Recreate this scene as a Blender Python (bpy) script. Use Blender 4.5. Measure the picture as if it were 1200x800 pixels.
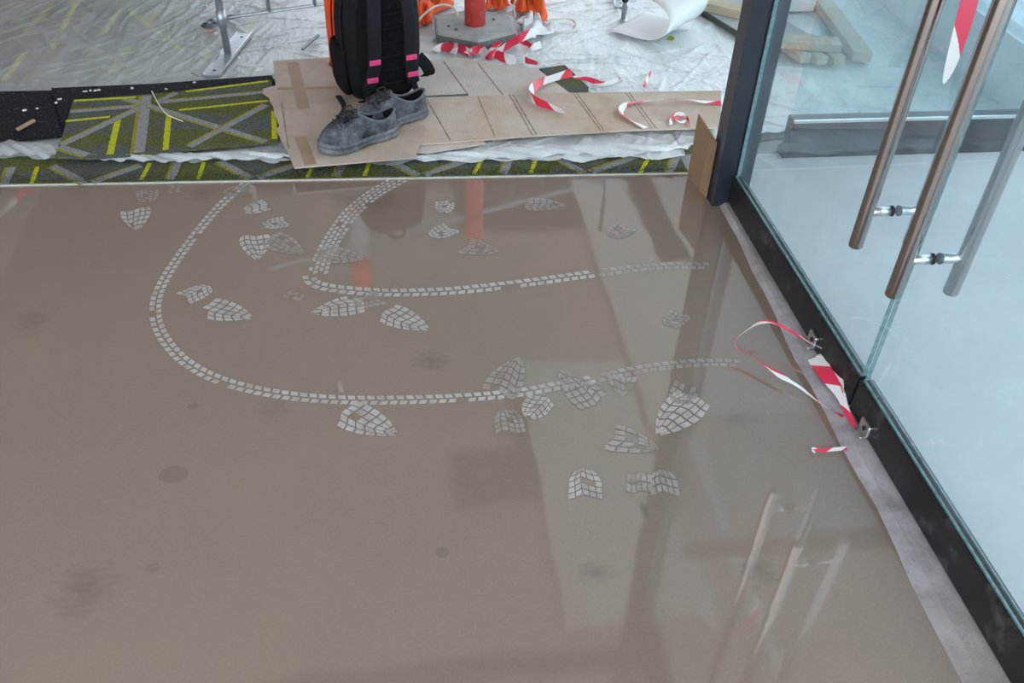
import bpy, bmesh, math, random
import numpy as np
from mathutils import Vector, Matrix
random.seed(7); rng = np.random.RandomState(7)
for o in list(bpy.data.objects): bpy.data.objects.remove(o)
SC = bpy.context.scene; COL = SC.collection

# ------------------------------------------------------------------ camera
H = 1.5; F = 1030.0
ROT = np.array([[0.99288119, 0.05083481, -0.10771615],
                [-0.11534851, 0.63582256, -0.76316734],
                [0.02969289, 0.77015939, 0.63715998]])      # camera axes -> world
cam = bpy.data.cameras.new('camera'); cam.sensor_width = 36; cam.lens = 36 * F / 1200
cam.clip_start = 0.02; cam.clip_end = 200
camo = bpy.data.objects.new('camera', cam); COL.objects.link(camo)
M4 = Matrix([list(ROT[i]) + [[0, 0, H][i]] for i in range(3)] + [[0, 0, 0, 1]])
camo.matrix_world = M4
SC.camera = camo

# ------------------------------------------------------------------ sky, light, exposure
W = bpy.data.worlds.new('overcast_sky'); SC.world = W; W.use_nodes = True
bg = W.node_tree.nodes['Background']
bg.inputs[0].default_value = (0.80, 0.90, 1.0, 1); bg.inputs[1].default_value = 1.0
vs = SC.view_settings
vs.view_transform = 'Standard'; vs.look = 'None'; vs.exposure = 1.62; vs.gamma = 1; vs.use_curve_mapping = False

# ------------------------------------------------------------------ pixel -> place
def ray(px, py):
    v = np.array([px - 600.0, 400.0 - py, -F]); return ROT @ (v / np.linalg.norm(v))
def g(px, py, z=0.0):                       # the point at height z that a pixel looks at
    w = ray(px, py); t = (z - H) / w[2]; return Vector((w[0] * t, w[1] * t, z))
def gx(px, py, X):                          # the point on the plane x = X
    w = ray(px, py); t = X / w[0]; return Vector((X, w[1] * t, H + w[2] * t))
def gy(px, py, Y):                          # the point on the plane y = Y
    w = ray(px, py); t = Y / w[1]; return Vector((w[0] * t, Y, H + w[2] * t))

# ------------------------------------------------------------------ materials
MATS = {}
class NT:
    def __init__(s, name):
        m = bpy.data.materials.new(name); m.use_nodes = True
        s.m = m; s.t = m.node_tree; s.t.nodes.clear()
        s.out = s.n('ShaderNodeOutputMaterial')
        s._tc = None
    def n(s, typ, **kw):
        nd = s.t.nodes.new(typ)
        for k, v in kw.items():
            if k.startswith('_'): nd.inputs[k[1:].replace('_', ' ')].default_value = v
            else: setattr(nd, k, v)
        return nd
    def l(s, a, b): s.t.links.new(a, b)
    def pos(s):
        if s._tc is None: s._tc = s.n('ShaderNodeNewGeometry')
        return s._tc.outputs['Position']
    def noise(s, scale, detail=4, rough=.55, vec=None, stretch=None):
        nd = s.n('ShaderNodeTexNoise'); nd.inputs['Scale'].default_value = scale
        nd.inputs['Detail'].default_value = detail; nd.inputs['Roughness'].default_value = rough
        v = vec or s.pos()
        if stretch:
            mp = s.n('ShaderNodeMapping'); mp.inputs['Scale'].default_value = stretch
            s.l(v, mp.inputs['Vector']); v = mp.outputs[0]
        s.l(v, nd.inputs['Vector']); return nd.outputs['Fac']
    def ramp(s, fac, stops):
        r = s.n('ShaderNodeValToRGB'); e = r.color_ramp.elements
        while len(e) < len(stops): e.new(0.5)
        for el, (p, c) in zip(e, stops):
            el.position = p; el.color = (c, c, c, 1) if isinstance(c, (int, float)) else (*c, 1)
        s.l(fac, r.inputs[0]); return r.outputs[0]
    def mix(s, fac, a, b, mode='MIX'):
        nd = s.n('ShaderNodeMix', data_type='RGBA', blend_type=mode)
        for sock, v in ((nd.inputs[0], fac), (nd.inputs[6], a), (nd.inputs[7], b)):
            if isinstance(v, bpy.types.NodeSocket): s.l(v, sock)
            elif isinstance(v, (int, float)): sock.default_value = v
            else: sock.default_value = (*v, 1)
        return nd.outputs[2]
    def math(s, op, a, b=0.0, clamp=False, c=None):
        nd = s.n('ShaderNodeMath', operation=op); nd.use_clamp = clamp
        if c is not None: nd.inputs[2].default_value = c
        for sock, v in ((nd.inputs[0], a), (nd.inputs[1], b)):
            if isinstance(v, bpy.types.NodeSocket): s.l(v, sock)
            else: sock.default_value = v
        return nd.outputs[0]
    def bump(s, h, strength=.3, dist=.01):
        b = s.n('ShaderNodeBump'); b.inputs['Strength'].default_value = strength
        b.inputs['Distance'].default_value = dist; s.l(h, b.inputs['Height']); return b.outputs[0]
    def principled(s, color, rough=.6, metal=0., ior=1.45, normal=None, spec=None):
        p = s.n('ShaderNodeBsdfPrincipled')
        for nm, v in (('Base Color', color), ('Roughness', rough), ('Metallic', metal), ('IOR', ior)):
            if isinstance(v, bpy.types.NodeSocket): s.l(v, p.inputs[nm])
            elif isinstance(v, (int, float)): p.inputs[nm].default_value = v
            else: p.inputs[nm].default_value = (*v, 1)
        if spec is not None: p.inputs['Specular IOR Level'].default_value = spec
        if normal: s.l(normal, p.inputs['Normal'])
        return p.outputs[0]
    def done(s, shader):
        s.l(shader, s.out.inputs['Surface']); MATS[s.m.name] = s.m; return s.m

def simple(name, col, rough=.6, metal=0, var=.15, scale=20, bump=0., dust=None, spec=None):
    t = NT(name); n = t.noise(scale)
    c = t.mix(t.ramp(n, [(.3, 0.), (.7, 1.)]), tuple(x * (1 - var) for x in col), tuple(min(1, x * (1 + var)) for x in col))
    if dust:
        dn = t.noise(dust[1], 6, .65); c = t.mix(t.ramp(dn, [(dust[2], 0.), (dust[3], 1.)]), c, dust[0])
    nm = t.bump(t.noise(scale * 6, 3), bump, .004) if bump else None
    return t.done(t.principled(c, rough, metal, normal=nm, spec=spec))

# wet screed floor
t = NT('wet_screed')
big = t.noise(.8, 3); mid_ = t.noise(6, 5, .6); fine = t.noise(160, 2)
c = t.mix(t.ramp(big, [(.35, 0.), (.65, 1.)]), (.290, .202, .155), (.248, .192, .152))
c = t.mix(t.math('MULTIPLY', t.ramp(mid_, [(.4, 0.), (.75, 1.)]), .25), c, (.22, .185, .155))
c = t.mix(t.math('MULTIPLY', t.ramp(fine, [(.45, 0.), (.8, 1.)]), .18), c, (.36, .32, .28))
def stain(c, px, py, rx, ry, amt, soft=True, col=(.075, .06, .052)):
    p = g(px, py)
    mp = t.n('ShaderNodeMapping', vector_type='POINT')
    mp.inputs['Location'].default_value = (-p.x / rx, -p.y / ry, 0); mp.inputs['Scale'].default_value = (1 / rx, 1 / ry, 0)
    t.l(t.pos(), mp.inputs['Vector'])
    ln = t.n('ShaderNodeVectorMath', operation='LENGTH'); t.l(mp.outputs[0], ln.inputs[0])
    if soft:
        d = t.math('ADD', ln.outputs['Value'], t.math('MULTIPLY', t.math('SUBTRACT', t.noise(24, 5, .7, stretch=(1, 2.6, 1)), .5), 2.2))
        m = t.ramp(d, [(.0, 1.), (.95, 0.)])
    else:
        d = t.math('ADD', ln.outputs['Value'], t.math('MULTIPLY', t.math('SUBTRACT', t.noise(30, 2), .5), .5))
        m = t.ramp(d, [(.88, 1.), (.95, 0.)])
    return t.mix(t.math('MULTIPLY', m, amt), c, col)
for a in ((100, 690, .07, .08, .32), (505, 424, .06, .05, .36), (700, 670, .05, .03, .42), (237, 228, .05, .06, .3), (755, 597, .012, .03, .6),
          (890, 668, .05, .05, .34), (440, 237, .12, .09, .3), (320, 480, .06, .07, .18), (865, 490, .06, .04, .25), (38, 375, .06, .08, .2), (640, 345, .05, .03, .1)):
    c = stain(c, *a)
for a in ((203, 555, .036, .028, .32), (226, 476, .014, .012, .3), (518, 647, .015, .015, .35), (178, 665, .016, .014, .25)):
    c = stain(c, *a, soft=False, col=(.13, .105, .09))
wav = t.noise(3.2, 2); wav2 = t.noise(70, 2)
hh = t.math('ADD', t.math('MULTIPLY', wav, 1.0), t.math('MULTIPLY', wav2, .035))
nm = t.bump(hh, .055, .02)
rgh = t.math('ADD', t.math('MULTIPLY', mid_, .05), .015)
p_ = t.principled(c, rgh, 0, 2.3, normal=nm)
t.done(p_)

# dust left by tyres and soles
for nm_, lo, hi, rg, io in (('pale_dust', (.33, .27, .235), (.50, .455, .43), .45, 1.6), ('faint_dust', (.275, .215, .175), (.385, .335, .30), .16, 2.1)):
    t = NT(nm_); n = t.noise(26, 5, .65)
    t.done(t.principled(t.mix(t.ramp(n, [(.32, 0.), (.6, 1.)]), lo, hi), rg, 0, io))

# carpet
t = NT('olive_carpet')
n1 = t.noise(7, 2, stretch=(.5, 1.2, 1)); n2 = t.noise(170, 3, .8); n3 = t.noise(60, 3)
c = t.mix(t.ramp(n1, [(.44, 0.), (.56, 1.)]), (.075, .083, .095), (.082, .092, .024))
c = t.mix(t.ramp(n2, [(.35, 0.), (.7, 1.)]), c, (.23, .24, .075), 'MIX') if False else t.mix(t.math('MULTIPLY', t.ramp(n2, [(.42, 0.), (.66, 1.)]), .6), c, (.25, .26, .12))
t.done(t.principled(c, .95, normal=t.bump(n2, .8, .006), spec=.1))
for nm_, cc in (('carpet_yellow', (.60, .62, .03)), ('carpet_grey', (.34, .33, .335)), ('carpet_ochre', (.33, .31, .03))):
    t = NT(nm_); n2 = t.noise(260, 2, .7)
    c = t.mix(t.ramp(n2, [(.4, 0.), (.62, 1.)]), tuple(x * .6 for x in cc), tuple(x * 1.15 for x in cc))
    t.done(t.principled(c, .95, normal=t.bump(n2, .7, .005), spec=.1))
simple('carpet_backing', (.55, .54, .50), .8)
simple('pile_green', (.10, .12, .025), .9)
t = NT('black_mat'); n2 = t.noise(300, 2, .7); sp = t.noise(120, 2, .5)
c = t.mix(t.ramp(n2, [(.3, 0.), (.7, 1.)]), (.004, .0045, .006), (.02, .022, .028))
c = t.mix(t.ramp(sp, [(.64, 0.), (.70, 1.)]), c, (.12, .125, .13))
t.done(t.principled(c, .8, normal=t.bump(n2, .8, .006), spec=.2))

# plastic film
t = NT('plastic_film')
n = t.noise(1.1, 3); n4 = t.noise(9, 4, .6, stretch=(1, .35, 1))
c = t.mix(t.ramp(n4, [(.35, 0.), (.65, 1.)]), (.68, .72, .72), (.86, .885, .89))
h = t.noise(30, 4, .6, stretch=(1, .3, 1))
p1 = t.principled(c, .28, 0, 1.45, normal=t.bump(h, .6, .012))
tr = t.n('ShaderNodeBsdfTransparent'); tr.inputs[0].default_value = (.93, .95, .95, 1)
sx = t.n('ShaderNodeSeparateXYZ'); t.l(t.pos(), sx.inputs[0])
daylit = t.n('ShaderNodeMapRange', _From_Min=-1.5, _From_Max=.3, _To_Min=.42, _To_Max=.86); t.l(sx.outputs[0], daylit.inputs['Value'])     # film whiter to the right: daylight painted into its opacity
mx = t.n('ShaderNodeMixShader'); a = t.math('ADD', daylit.outputs[0], t.math('MULTIPLY', t.math('SUBTRACT', n, .5), .35), True)
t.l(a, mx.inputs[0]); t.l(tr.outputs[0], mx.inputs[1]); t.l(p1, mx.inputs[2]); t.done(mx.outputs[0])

# cardboard
def cardmat(name, col, dust):
    t = NT(name); fl = t.n('ShaderNodeTexWave'); fl.bands_direction = 'X'; fl.inputs['Scale'].default_value = 34; fl.inputs['Distortion'].default_value = .6
    t.l(t.pos(), fl.inputs['Vector'])
    c = t.mix(t.math('MULTIPLY', fl.outputs['Fac'], .22), col, tuple(x * .72 for x in col))
    dn = t.noise(5, 5, .65); c = t.mix(t.math('MULTIPLY', t.ramp(dn, [(.38, 0.), (.68, 1.)]), dust), c, (.66, .62, .58))
    sm = t.noise(14, 4); c = t.mix(t.math('MULTIPLY', t.ramp(sm, [(.55, 0.), (.75, 1.)]), .3), c, tuple(x * .6 for x in col))
    t.done(t.principled(c, .85, normal=t.bump(fl.outputs['Fac'], .12, .002), spec=.15))
cardmat('cardboard_dusty', (.47, .36, .28), .45)
cardmat('cardboard_ribbed', (.52, .40, .30), .5)
cardmat('cardboard_pale', (.56, .48, .42), .6)
simple('cardboard_brown', (.28, .175, .105), .8, var=.08, scale=8, spec=.15)
simple('cardboard_inner', (.45, .32, .21), .8, var=.08, scale=8, spec=.15)
simple('packing_tape', (.37, .25, .17), .7, var=.06)
simple('cardboard_edge', (.25, .19, .14), .9)

# door
def glassmat(name, tint, dirt):
    t = NT(name)
    lw = t.n('ShaderNodeLayerWeight'); lw.inputs[0].default_value = .5
    fr = t.n('ShaderNodeMath', operation='MULTIPLY_ADD'); t.l(t.math('POWER', lw.outputs['Facing'], 5.0), fr.inputs[0]); fr.inputs[1].default_value = .9; fr.inputs[2].default_value = .045
    tr = t.n('ShaderNodeBsdfTransparent'); tr.inputs[0].default_value = (*tint, 1)
    gl = t.n('ShaderNodeBsdfGlossy'); gl.inputs['Roughness'].default_value = .01; gl.inputs[0].default_value = (.95, 1, 1, 1)
    m1 = t.n('ShaderNodeMixShader'); t.l(fr.outputs[0], m1.inputs[0]); t.l(tr.outputs[0], m1.inputs[1]); t.l(gl.outputs[0], m1.inputs[2])
    df = t.n('ShaderNodeBsdfDiffuse'); df.inputs[0].default_value = (.66, .80, .92, 1)
    sm = t.noise(5, 6, .65, stretch=(1, 1, .5)); dots = t.noise(170, 1)
    a = t.math('ADD', t.math('MULTIPLY_ADD', t.ramp(sm, [(.42, 0.), (.8, 1.)]), dirt, c=dirt * .5), t.math('MULTIPLY', t.ramp(dots, [(.79, 0.), (.81, 1.)]), .35), True)
    m2 = t.n('ShaderNodeMixShader'); t.l(a, m2.inputs[0]); t.l(m1.outputs[0], m2.inputs[1]); t.l(df.outputs[0], m2.inputs[2])
    t.done(m2.outputs[0])
glassmat('door_glass', (.90, .955, .965), .10)
glassmat('far_glass', (.87, .94, .955), .05)
simple('glass_edge', (.15, .25, .26), .15, var=.3, scale=60)
t = NT('brushed_steel'); n = t.noise(300, 2, .5, stretch=(1, 1, .02))
c = t.mix(n, (.36, .32, .295), (.50, .455, .43)); t.done(t.principled(c, .16, 1.0))
simple('steel_bright', (.72, .72, .72), .3, 1.0, .1)
simple('galvanised', (.50, .54, .57), .42, .85, .12, 60)
simple('rubber_black', (.012, .012, .012), .6)
simple('rail_black', (.016, .016, .017), .32, 0, .25, 9, bump=.05, dust=((.10, .095, .09), 14, .56, .80), spec=.4)
simple('post_dark', (.020, .025, .034), .30, 0, .2, 6, dust=((.10, .11, .12), 40, .66, .85), spec=.5)
simple('post_side', (.045, .036, .036), .5, 0, .1, 6)
t = NT('bare_concrete'); n = t.noise(9, 5, .65); n2 = t.noise(50, 4, .7); n5 = t.noise(2.2, 3)
c = t.mix(t.ramp(n, [(.3, 0.), (.62, 1.)]), (.24, .215, .215), (.46, .425, .44))
c = t.mix(t.ramp(n2, [(.58, 0.), (.75, 1.)]), c, (.26, .235, .225))
c = t.mix(t.math('MULTIPLY', t.ramp(n5, [(.48, 0.), (.62, 1.)]), .55), c, (.34, .28, .24))
t.done(t.principled(c, .5, normal=t.bump(n2, .4, .004)))
t = NT('outside_concrete'); n = t.noise(2.2, 5, .6); n2 = t.noise(14, 5, .7)
c = t.mix(t.ramp(n, [(.3, 0.), (.7, 1.)]), (.47, .495, .505), (.57, .59, .60))
c = t.mix(t.math('MULTIPLY', t.ramp(n2, [(.45, 0.), (.75, 1.)]), .3), c, (.44, .465, .48))
t.done(t.principled(c, .65, normal=t.bump(n2, .15, .004)))
simple('white_paint', (.74, .75, .74), .6, 0, .05, 3)
simple('ceiling_paint', (.47, .39, .33), .8, 0, .08, 1.5)
simple('ceiling_daylit', (.68, .66, .60), .7, 0, .05, 2)
simple('ceiling_dark', (.06, .055, .05), .8, 0, .08, 1.5)
simple('grey_wall', (.36, .35, .33), .8, 0, .08, 2)
simple('dark_wall', (.05, .05, .052), .7, 0, .08, 2)
simple('terracotta_wall', (.42, .26, .19), .8, 0, .08, 2)
simple('slab_grey', (.30, .30, .29), .9, 0, .1, 5)

# things
simple('bag_black', (.007, .0072, .0085), .75, 0, .35, 30, bump=.25, spec=.25)
simple('bag_mesh', (.010, .010, .012), .9, 0, .4, 150, bump=.6, spec=.15)
simple('bag_strap', (.011, .011, .015), .7, 0, .3, 80, bump=.5, spec=.25)
simple('bag_pink', (.72, .06, .20), .6, 0, .1, 60)
simple('bag_ring', (.09, .012, .02), .3, 0, .1, 60)
t = NT('shoe_leather'); n = t.noise(16, 6, .68); n2 = t.noise(90, 3)
c = t.mix(t.ramp(n, [(.38, 0.), (.66, 1.)]), (.020, .022, .027), (.15, .158, .178))
c = t.mix(t.math('MULTIPLY', t.ramp(n2, [(.6, 0.), (.78, 1.)]), .45), c, (.36, .36, .37))
t.done(t.principled(c, .55, normal=t.bump(n2, .25, .004)))
t = NT('shoe_sole'); n = t.noise(20, 6, .68)
c = t.mix(t.ramp(n, [(.35, 0.), (.65, 1.)]), (.07, .075, .08), (.21, .22, .23)); t.done(t.principled(c, .7, normal=t.bump(n, .3, .005)))
simple('shoe_lining', (.012, .012, .014), .9, spec=.1)
simple('shoe_collar', (.13, .135, .15), .7, 0, .3, 50, bump=.3)
simple('shoe_lace', (.035, .035, .038), .8, 0, .3, 80)
simple('bollard_orange', (.95, .085, .018), .45, 0, .06, 8)
simple('bollard_red', (.72, .075, .06), .5, 0, .12, 14, dust=((.72, .35, .33), 18, .56, .8))
simple('bollard_white', (.42, .43, .43), .4)
simple('rubber_base', (.36, .37, .36), .85, 0, .15, 14, bump=.3, dust=((.16, .17, .16), 20, .58, .75))
simple('rubber_base_edge', (.15, .18, .165), .85, 0, .2, 14)
simple('orange_cloth', (.92, .13, .03), .7, 0, .12, 12)
simple('white_bag', (.80, .80, .81), .35, 0, .05, 20)
simple('cord_white', (.70, .68, .62), .7)
simple('paper_white', (.82, .83, .82), .7, 0, .03, 3)
simple('timber', (.50, .42, .30), .8, 0, .12, 6)
simple('board_grey', (.38, .38, .37), .8, 0, .1, 5)
simple('board_edge_green', (.07, .09, .08), .8)
simple('plaster', (.72, .69, .64), .9)
simple('wood_chip', (.45, .31, .23), .8)
simple('metal_scrap', (.10, .12, .14), .4, .6, .4, 60)
t = NT('barrier_tape'); uv = t.n('ShaderNodeUVMap'); sep = t.n('ShaderNodeSeparateXYZ'); t.l(uv.outputs[0], sep.inputs[0])
s_ = t.math('FRACT', t.math('ADD', sep.outputs[0], t.math('MULTIPLY', sep.outputs[1], .25)))
c = t.mix(t.ramp(s_, [(.49, 0.), (.51, 1.)]), (.80, .78, .77), (.74, .035, .085))
t.done(t.principled(c, .35))

# ------------------------------------------------------------------ mesh helpers
def world_loc(o):
    v = Vector((0, 0, 0))
    while o: v += Vector(o.location); o = o.parent
    return v
def obj(name, verts, faces, mat, parent=None, smooth=False, uvs=None, mats=None, fm=None, loc=None):
    vv = np.array([tuple(v) for v in verts], dtype=float)
    if parent is not None: base = world_loc(parent); org = Vector((0, 0, 0)); off = base
    else:
        org = Vector(loc) if loc is not None else Vector(((vv[:, 0].min() + vv[:, 0].max()) / 2, (vv[:, 1].min() + vv[:, 1].max()) / 2, vv[:, 2].min())); off = org
    vv = vv - np.array(off)
    me = bpy.data.meshes.new(name); me.from_pydata(vv.tolist(), [], [tuple(f) for f in faces])
    for m in (mats or [mat]): me.materials.append(MATS[m])
    if fm is not None: me.polygons.foreach_set('material_index', fm)
    if smooth: me.polygons.foreach_set('use_smooth', [True] * len(me.polygons))
    if uvs is not None:
        ul = me.uv_layers.new(name='UVMap'); 
        for lp in me.loops: ul.data[lp.index].uv = uvs[lp.vertex_index]
    me.update()
    o = bpy.data.objects.new(name, me); COL.objects.link(o); o.location = org
    if parent is not None: o.parent = parent; o.location = (0, 0, 0)
    return o
def tag(o, label, cat, group=None, kind=None):
    o['label'] = label; o['category'] = cat
    if group: o['group'] = group
    if kind: o['kind'] = kind
    return o
def thing(name, label, cat, loc, group=None):
    o = bpy.data.objects.new(name, None); COL.objects.link(o); o.location = loc; o.empty_display_size = .1
    return tag(o, label, cat, group)
def struct(o, label=None):
    o['kind'] = 'structure'
    if label: o['label'] = label
    return o
class MB:
    def __init__(s): s.v = []; s.f = []; s.m = []; s.uv = []
    def add(s, v, f, mi=0):
        b = len(s.v); s.v += [tuple(x) for x in v]; s.f += [tuple(i + b for i in q) for q in f]; s.m += [mi] * len(f)
    def build(s, name, mat, parent=None, smooth=False, mats=None):
        return obj(name, s.v, s.f, mat, parent, smooth, mats=mats, fm=s.m if mats else None)
def box(x0, x1, y0, y1, z0, z1):
    v = [(x, y, z) for z in (z0, z1) for y in (y0, y1) for x in (x0, x1)]
    return v, [(0, 2, 3, 1), (4, 5, 7, 6), (0, 1, 5, 4), (2, 6, 7, 3), (0, 4, 6, 2), (1, 3, 7, 5)]
def bevbox(x0, x1, y0, y1, z0, z1, r=.004, seg=2, mtx=None):
    bm = bmesh.new(); v, f = box(x0, x1, y0, y1, z0, z1); vs_ = [bm.verts.new(p) for p in v]
    for q in f: bm.faces.new([vs_[i] for i in q])
    bmesh.ops.bevel(bm, geom=list(bm.edges), offset=r, segments=seg, affect='EDGES', profile=.5)
    bm.verts.index_update()
    V = [(mtx @ w.co if mtx else w.co.copy()) for w in bm.verts]; Fc = [[w.index for w in q.verts] for q in bm.faces]; bm.free()
    return V, Fc
def prism(poly, z0, z1):
    n = len(poly); v = [(p[0], p[1], z0) for p in poly] + [(p[0], p[1], z1) for p in poly]
    return v, [tuple(range(n - 1, -1, -1)), tuple(range(n, 2 * n))] + [(i, (i + 1) % n, n + (i + 1) % n, n + i) for i in range(n)]
def frames(pts):
    pts = [Vector(p) for p in pts]; n = len(pts); T = []
    for i in range(n):
        d = pts[min(i + 1, n - 1)] - pts[max(i - 1, 0)]; T.append(d.normalized() if d.length > 1e-9 else Vector((0, 0, 1)))
    up = Vector((0, 0, 1)) if abs(T[0].z) < .9 else Vector((1, 0, 0))
    N = [(up - T[0] * up.dot(T[0])).normalized()]
    for i in range(1, n):
        v = N[-1] - T[i] * N[-1].dot(T[i]); N.append(v.normalized())
    return pts, T, N
def tube(pts, r, seg=12, cap=True):
    pts, T, N = frames(pts); V = []; Fc = []; n = len(pts)
    for i in range(n):
        B = T[i].cross(N[i]); rr = r[i] if isinstance(r, (list, tuple)) else r
        for k in range(seg):
            a = 2 * math.pi * k / seg; V.append(pts[i] + N[i] * math.cos(a) * rr + B * math.sin(a) * rr)
    for i in range(n - 1):
        for k in range(seg): Fc.append((i * seg + k, i * seg + (k + 1) % seg, (i + 1) * seg + (k + 1) % seg, (i + 1) * seg + k))
    if cap: Fc.append(tuple(range(seg - 1, -1, -1))); Fc.append(tuple((n - 1) * seg + k for k in range(seg)))
    return V, Fc
def spline(P, n=8):
    P = [Vector(p) for p in P]; out = []
    for i in range(len(P) - 1):
        p0 = P[max(i - 1, 0)]; p1 = P[i]; p2 = P[i + 1]; p3 = P[min(i + 2, len(P) - 1)]
        for k in range(n):
            t = k / n; out.append(.5 * ((2 * p1) + (p2 - p0) * t + (2 * p0 - 5 * p1 + 4 * p2 - p3) * t * t + (3 * p1 - p0 - 3 * p2 + p3) * t ** 3))
    return out + [P[-1]]
def ribbon(pts, width, twist=None, thick=.0006, stripe=.16, phase=0.0):
    """flat tape with both faces, uv.x counts stripes"""
    pts, T, N = frames(pts); V = []; U = []; Fc = []; s = 0; n = len(pts)
    for i in range(n):
        if i: s += (pts[i] - pts[i - 1]).length
        tw = twist(i / (n - 1)) if twist else 0; w = width(i / (n - 1)) if callable(width) else width
        B = T[i].cross(N[i]); up = N[i] * math.cos(tw) + B * math.sin(tw); sd = T[i].cross(up)
        for a, b in ((-1, -1), (1, -1), (1, 1), (-1, 1)):
            V.append(pts[i] + sd * (w / 2 * a) + up * (thick / 2 * b)); U.append((s / stripe + phase, (a + 1) / 2))
    for i in range(n - 1):
        for k in range(4): Fc.append((i * 4 + k, i * 4 + (k + 1) % 4, (i + 1) * 4 + (k + 1) % 4, (i + 1) * 4 + k))
    Fc += [(3, 2, 1, 0), tuple((n - 1) * 4 + k for k in range(4))]
    return V, Fc, U
def lathe(prof, c, seg=24):
    V = []; Fc = []; n = len(prof)
    for r, z in prof:
        for k in range(seg): a = 2 * math.pi * k / seg; V.append((c[0] + r * math.cos(a), c[1] + r * math.sin(a), c[2] + z))
    for i in range(n - 1):
        for k in range(seg): Fc.append((i * seg + k, i * seg + (k + 1) % seg, (i + 1) * seg + (k + 1) % seg, (i + 1) * seg + k))
    Fc += [tuple(range(seg - 1, -1, -1)), tuple((n - 1) * seg + k for k in range(seg))]
    return V, Fc

# ------------------------------------------------------------------ structure
WX = 1.049                                   # inner face of the door rails
def carpet_front(x): return 2.700 - .0255 * (x + .18)
fl = obj('floor', *[list(q) for q in prism([(-6, -4.5), (.972, -4.5), (.982, .74), (1.003, 1.43), (1.008, 1.89), (1.035, 2.46), (1.02, carpet_front(1.02) + .01), (-6, carpet_front(-6) + .01)], -.12, 0)], 'wet_screed', loc=(0, 0, 0)); struct(fl, 'wet glossy brown screed floor with dusty tracks and shoe prints')
kb = MB(); prof = [(.955, .001), (1.0, .010), (1.03, .013), (1.105, .013), (1.105, -.12), (.955, -.12)]
ys = list(np.linspace(-4.4, 2.45, 70)); rows = []
for y in ys:
    jx = .004 * math.sin(y * 7.1) + .004 * math.sin(y * 17 + 1); lx = np.interp(y, [-4.4, .74, 1.43, 1.89, 2.46], [.96, .970, .996, 1.003, 1.034])
    rows.append([(lx + jx, y, .0015), (lx * .55 + 1.049 * .45, y, .010), (1.04, y, .013), (1.105, y, .013), (1.105, y, -.1), (lx + jx, y, -.1)])
V = [p for r in rows for p in r]; Fc = []
for i in range(len(rows) - 1):
    for k in range(6): Fc.append((i * 6 + k, i * 6 + (k + 1) % 6, (i + 1) * 6 + (k + 1) % 6, (i + 1) * 6 + k))
struct(obj('trim_1', V, Fc, 'bare_concrete', smooth=False), 'bare pale concrete sill strip under the glass doors')
struct(obj('floor_carpet_base', *prism([(-6, carpet_front(-6) + .01), (1.02, carpet_front(1.02) + .01), (1.02, 2.80), (6, 2.80), (6, 8.4), (-6, 8.4)], -.12, .0), 'slab_grey'))
struct(obj('floor_outside', *box(1.105, 9, -6, 2.80, -.12, .0), 'outside_concrete'), 'pale bluish concrete paving beyond the glass doors')
ceil = struct(obj('ceiling', *prism([(-6, .5), (-.4, .5), (.4, -1.2), (3.2, -1.2), (3.2, 8.5), (-6, 8.5)], 3.2, 3.35), 'ceiling_paint', loc=(0, 0, 3.2)))  # unseen rear edge reaches further back on the right to shade the floor
for x0, x1, y0, y1, m, nm in ((.80, 1.66, 2.9, 5.3, 'ceiling_daylit', 'pale_panel'), (1.72, 2.32, 4.6, 8.3, 'ceiling_daylit', 'pale_panel'), (2.62, 3.15, 4.6, 8.3, 'ceiling_daylit', 'pale_panel'), (2.32, 2.62, 4.6, 6.6, 'ceiling_daylit', 'pale_panel'),  # pale panels right of centre paint daylight onto the ceiling the floor mirrors
                              (.23, .70, 3.9, 4.36, 'ceiling_dark', 'access_hatch'), (.70, .79, 3.9, 4.85, 'ceiling_dark', 'bulkhead'), (.47, 1.7, 7.35, 8.35, 'ceiling_dark', 'access_hatch'), (-4.9, -3.72, 6.9, 8.3, 'white_paint', 'pale_panel'), (-.9, 1.2, 2.62, 2.74, 'ceiling_dark', 'bulkhead'), (2.33, 2.61, 6.61, 8.3, 'ceiling_dark', 'bulkhead'), (1.66, 1.74, 2.86, 3.36, 'white_paint', 'batten'), (1.96, 2.04, .5, 4.5, 'white_paint', 'batten')):
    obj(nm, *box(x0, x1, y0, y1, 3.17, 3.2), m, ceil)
struct(obj('wall_left', *box(-6.1, -6, .4, 8.4, -.12, 3.35), 'terracotta_wall'))
struct(obj('wall_back', *box(-6, -1.6, 8.4, 8.5, -.12, 3.2), 'grey_wall'))
struct(obj('trim_4', *box(-1.6, 3.2, 8.4, 8.5, 3.05, 3.2), 'post_dark'))
for k in range(4): struct(obj('trim_5', *box(-1.6 + k * 1.58, -1.54 + k * 1.58, 8.4, 8.5, -.12, 3.05), 'post_dark'))
struct(obj('ground_outside', *box(-14, 16, 8.5, 30, -.3, -.02), 'outside_concrete'))
# post between the doorway and the carpeted hall
struct(obj('trim_2', *bevbox(1.0, 1.115, 2.445, 2.525, -.02, 3.2, .002, 1), 'post_dark'), 'dark steel door post beside the brown cardboard')
struct(obj('trim_3', *bevbox(.985, 1.11, -4.4, 2.5, 2.33, 2.43, .003, 1), 'post_dark'))

struct(obj('wall_sky_block', *box(1.04, 1.14, -4.5, .29, -.1, 3.2), 'grey_wall'))  # unseen wall, added to block sky light from behind on the right
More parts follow.
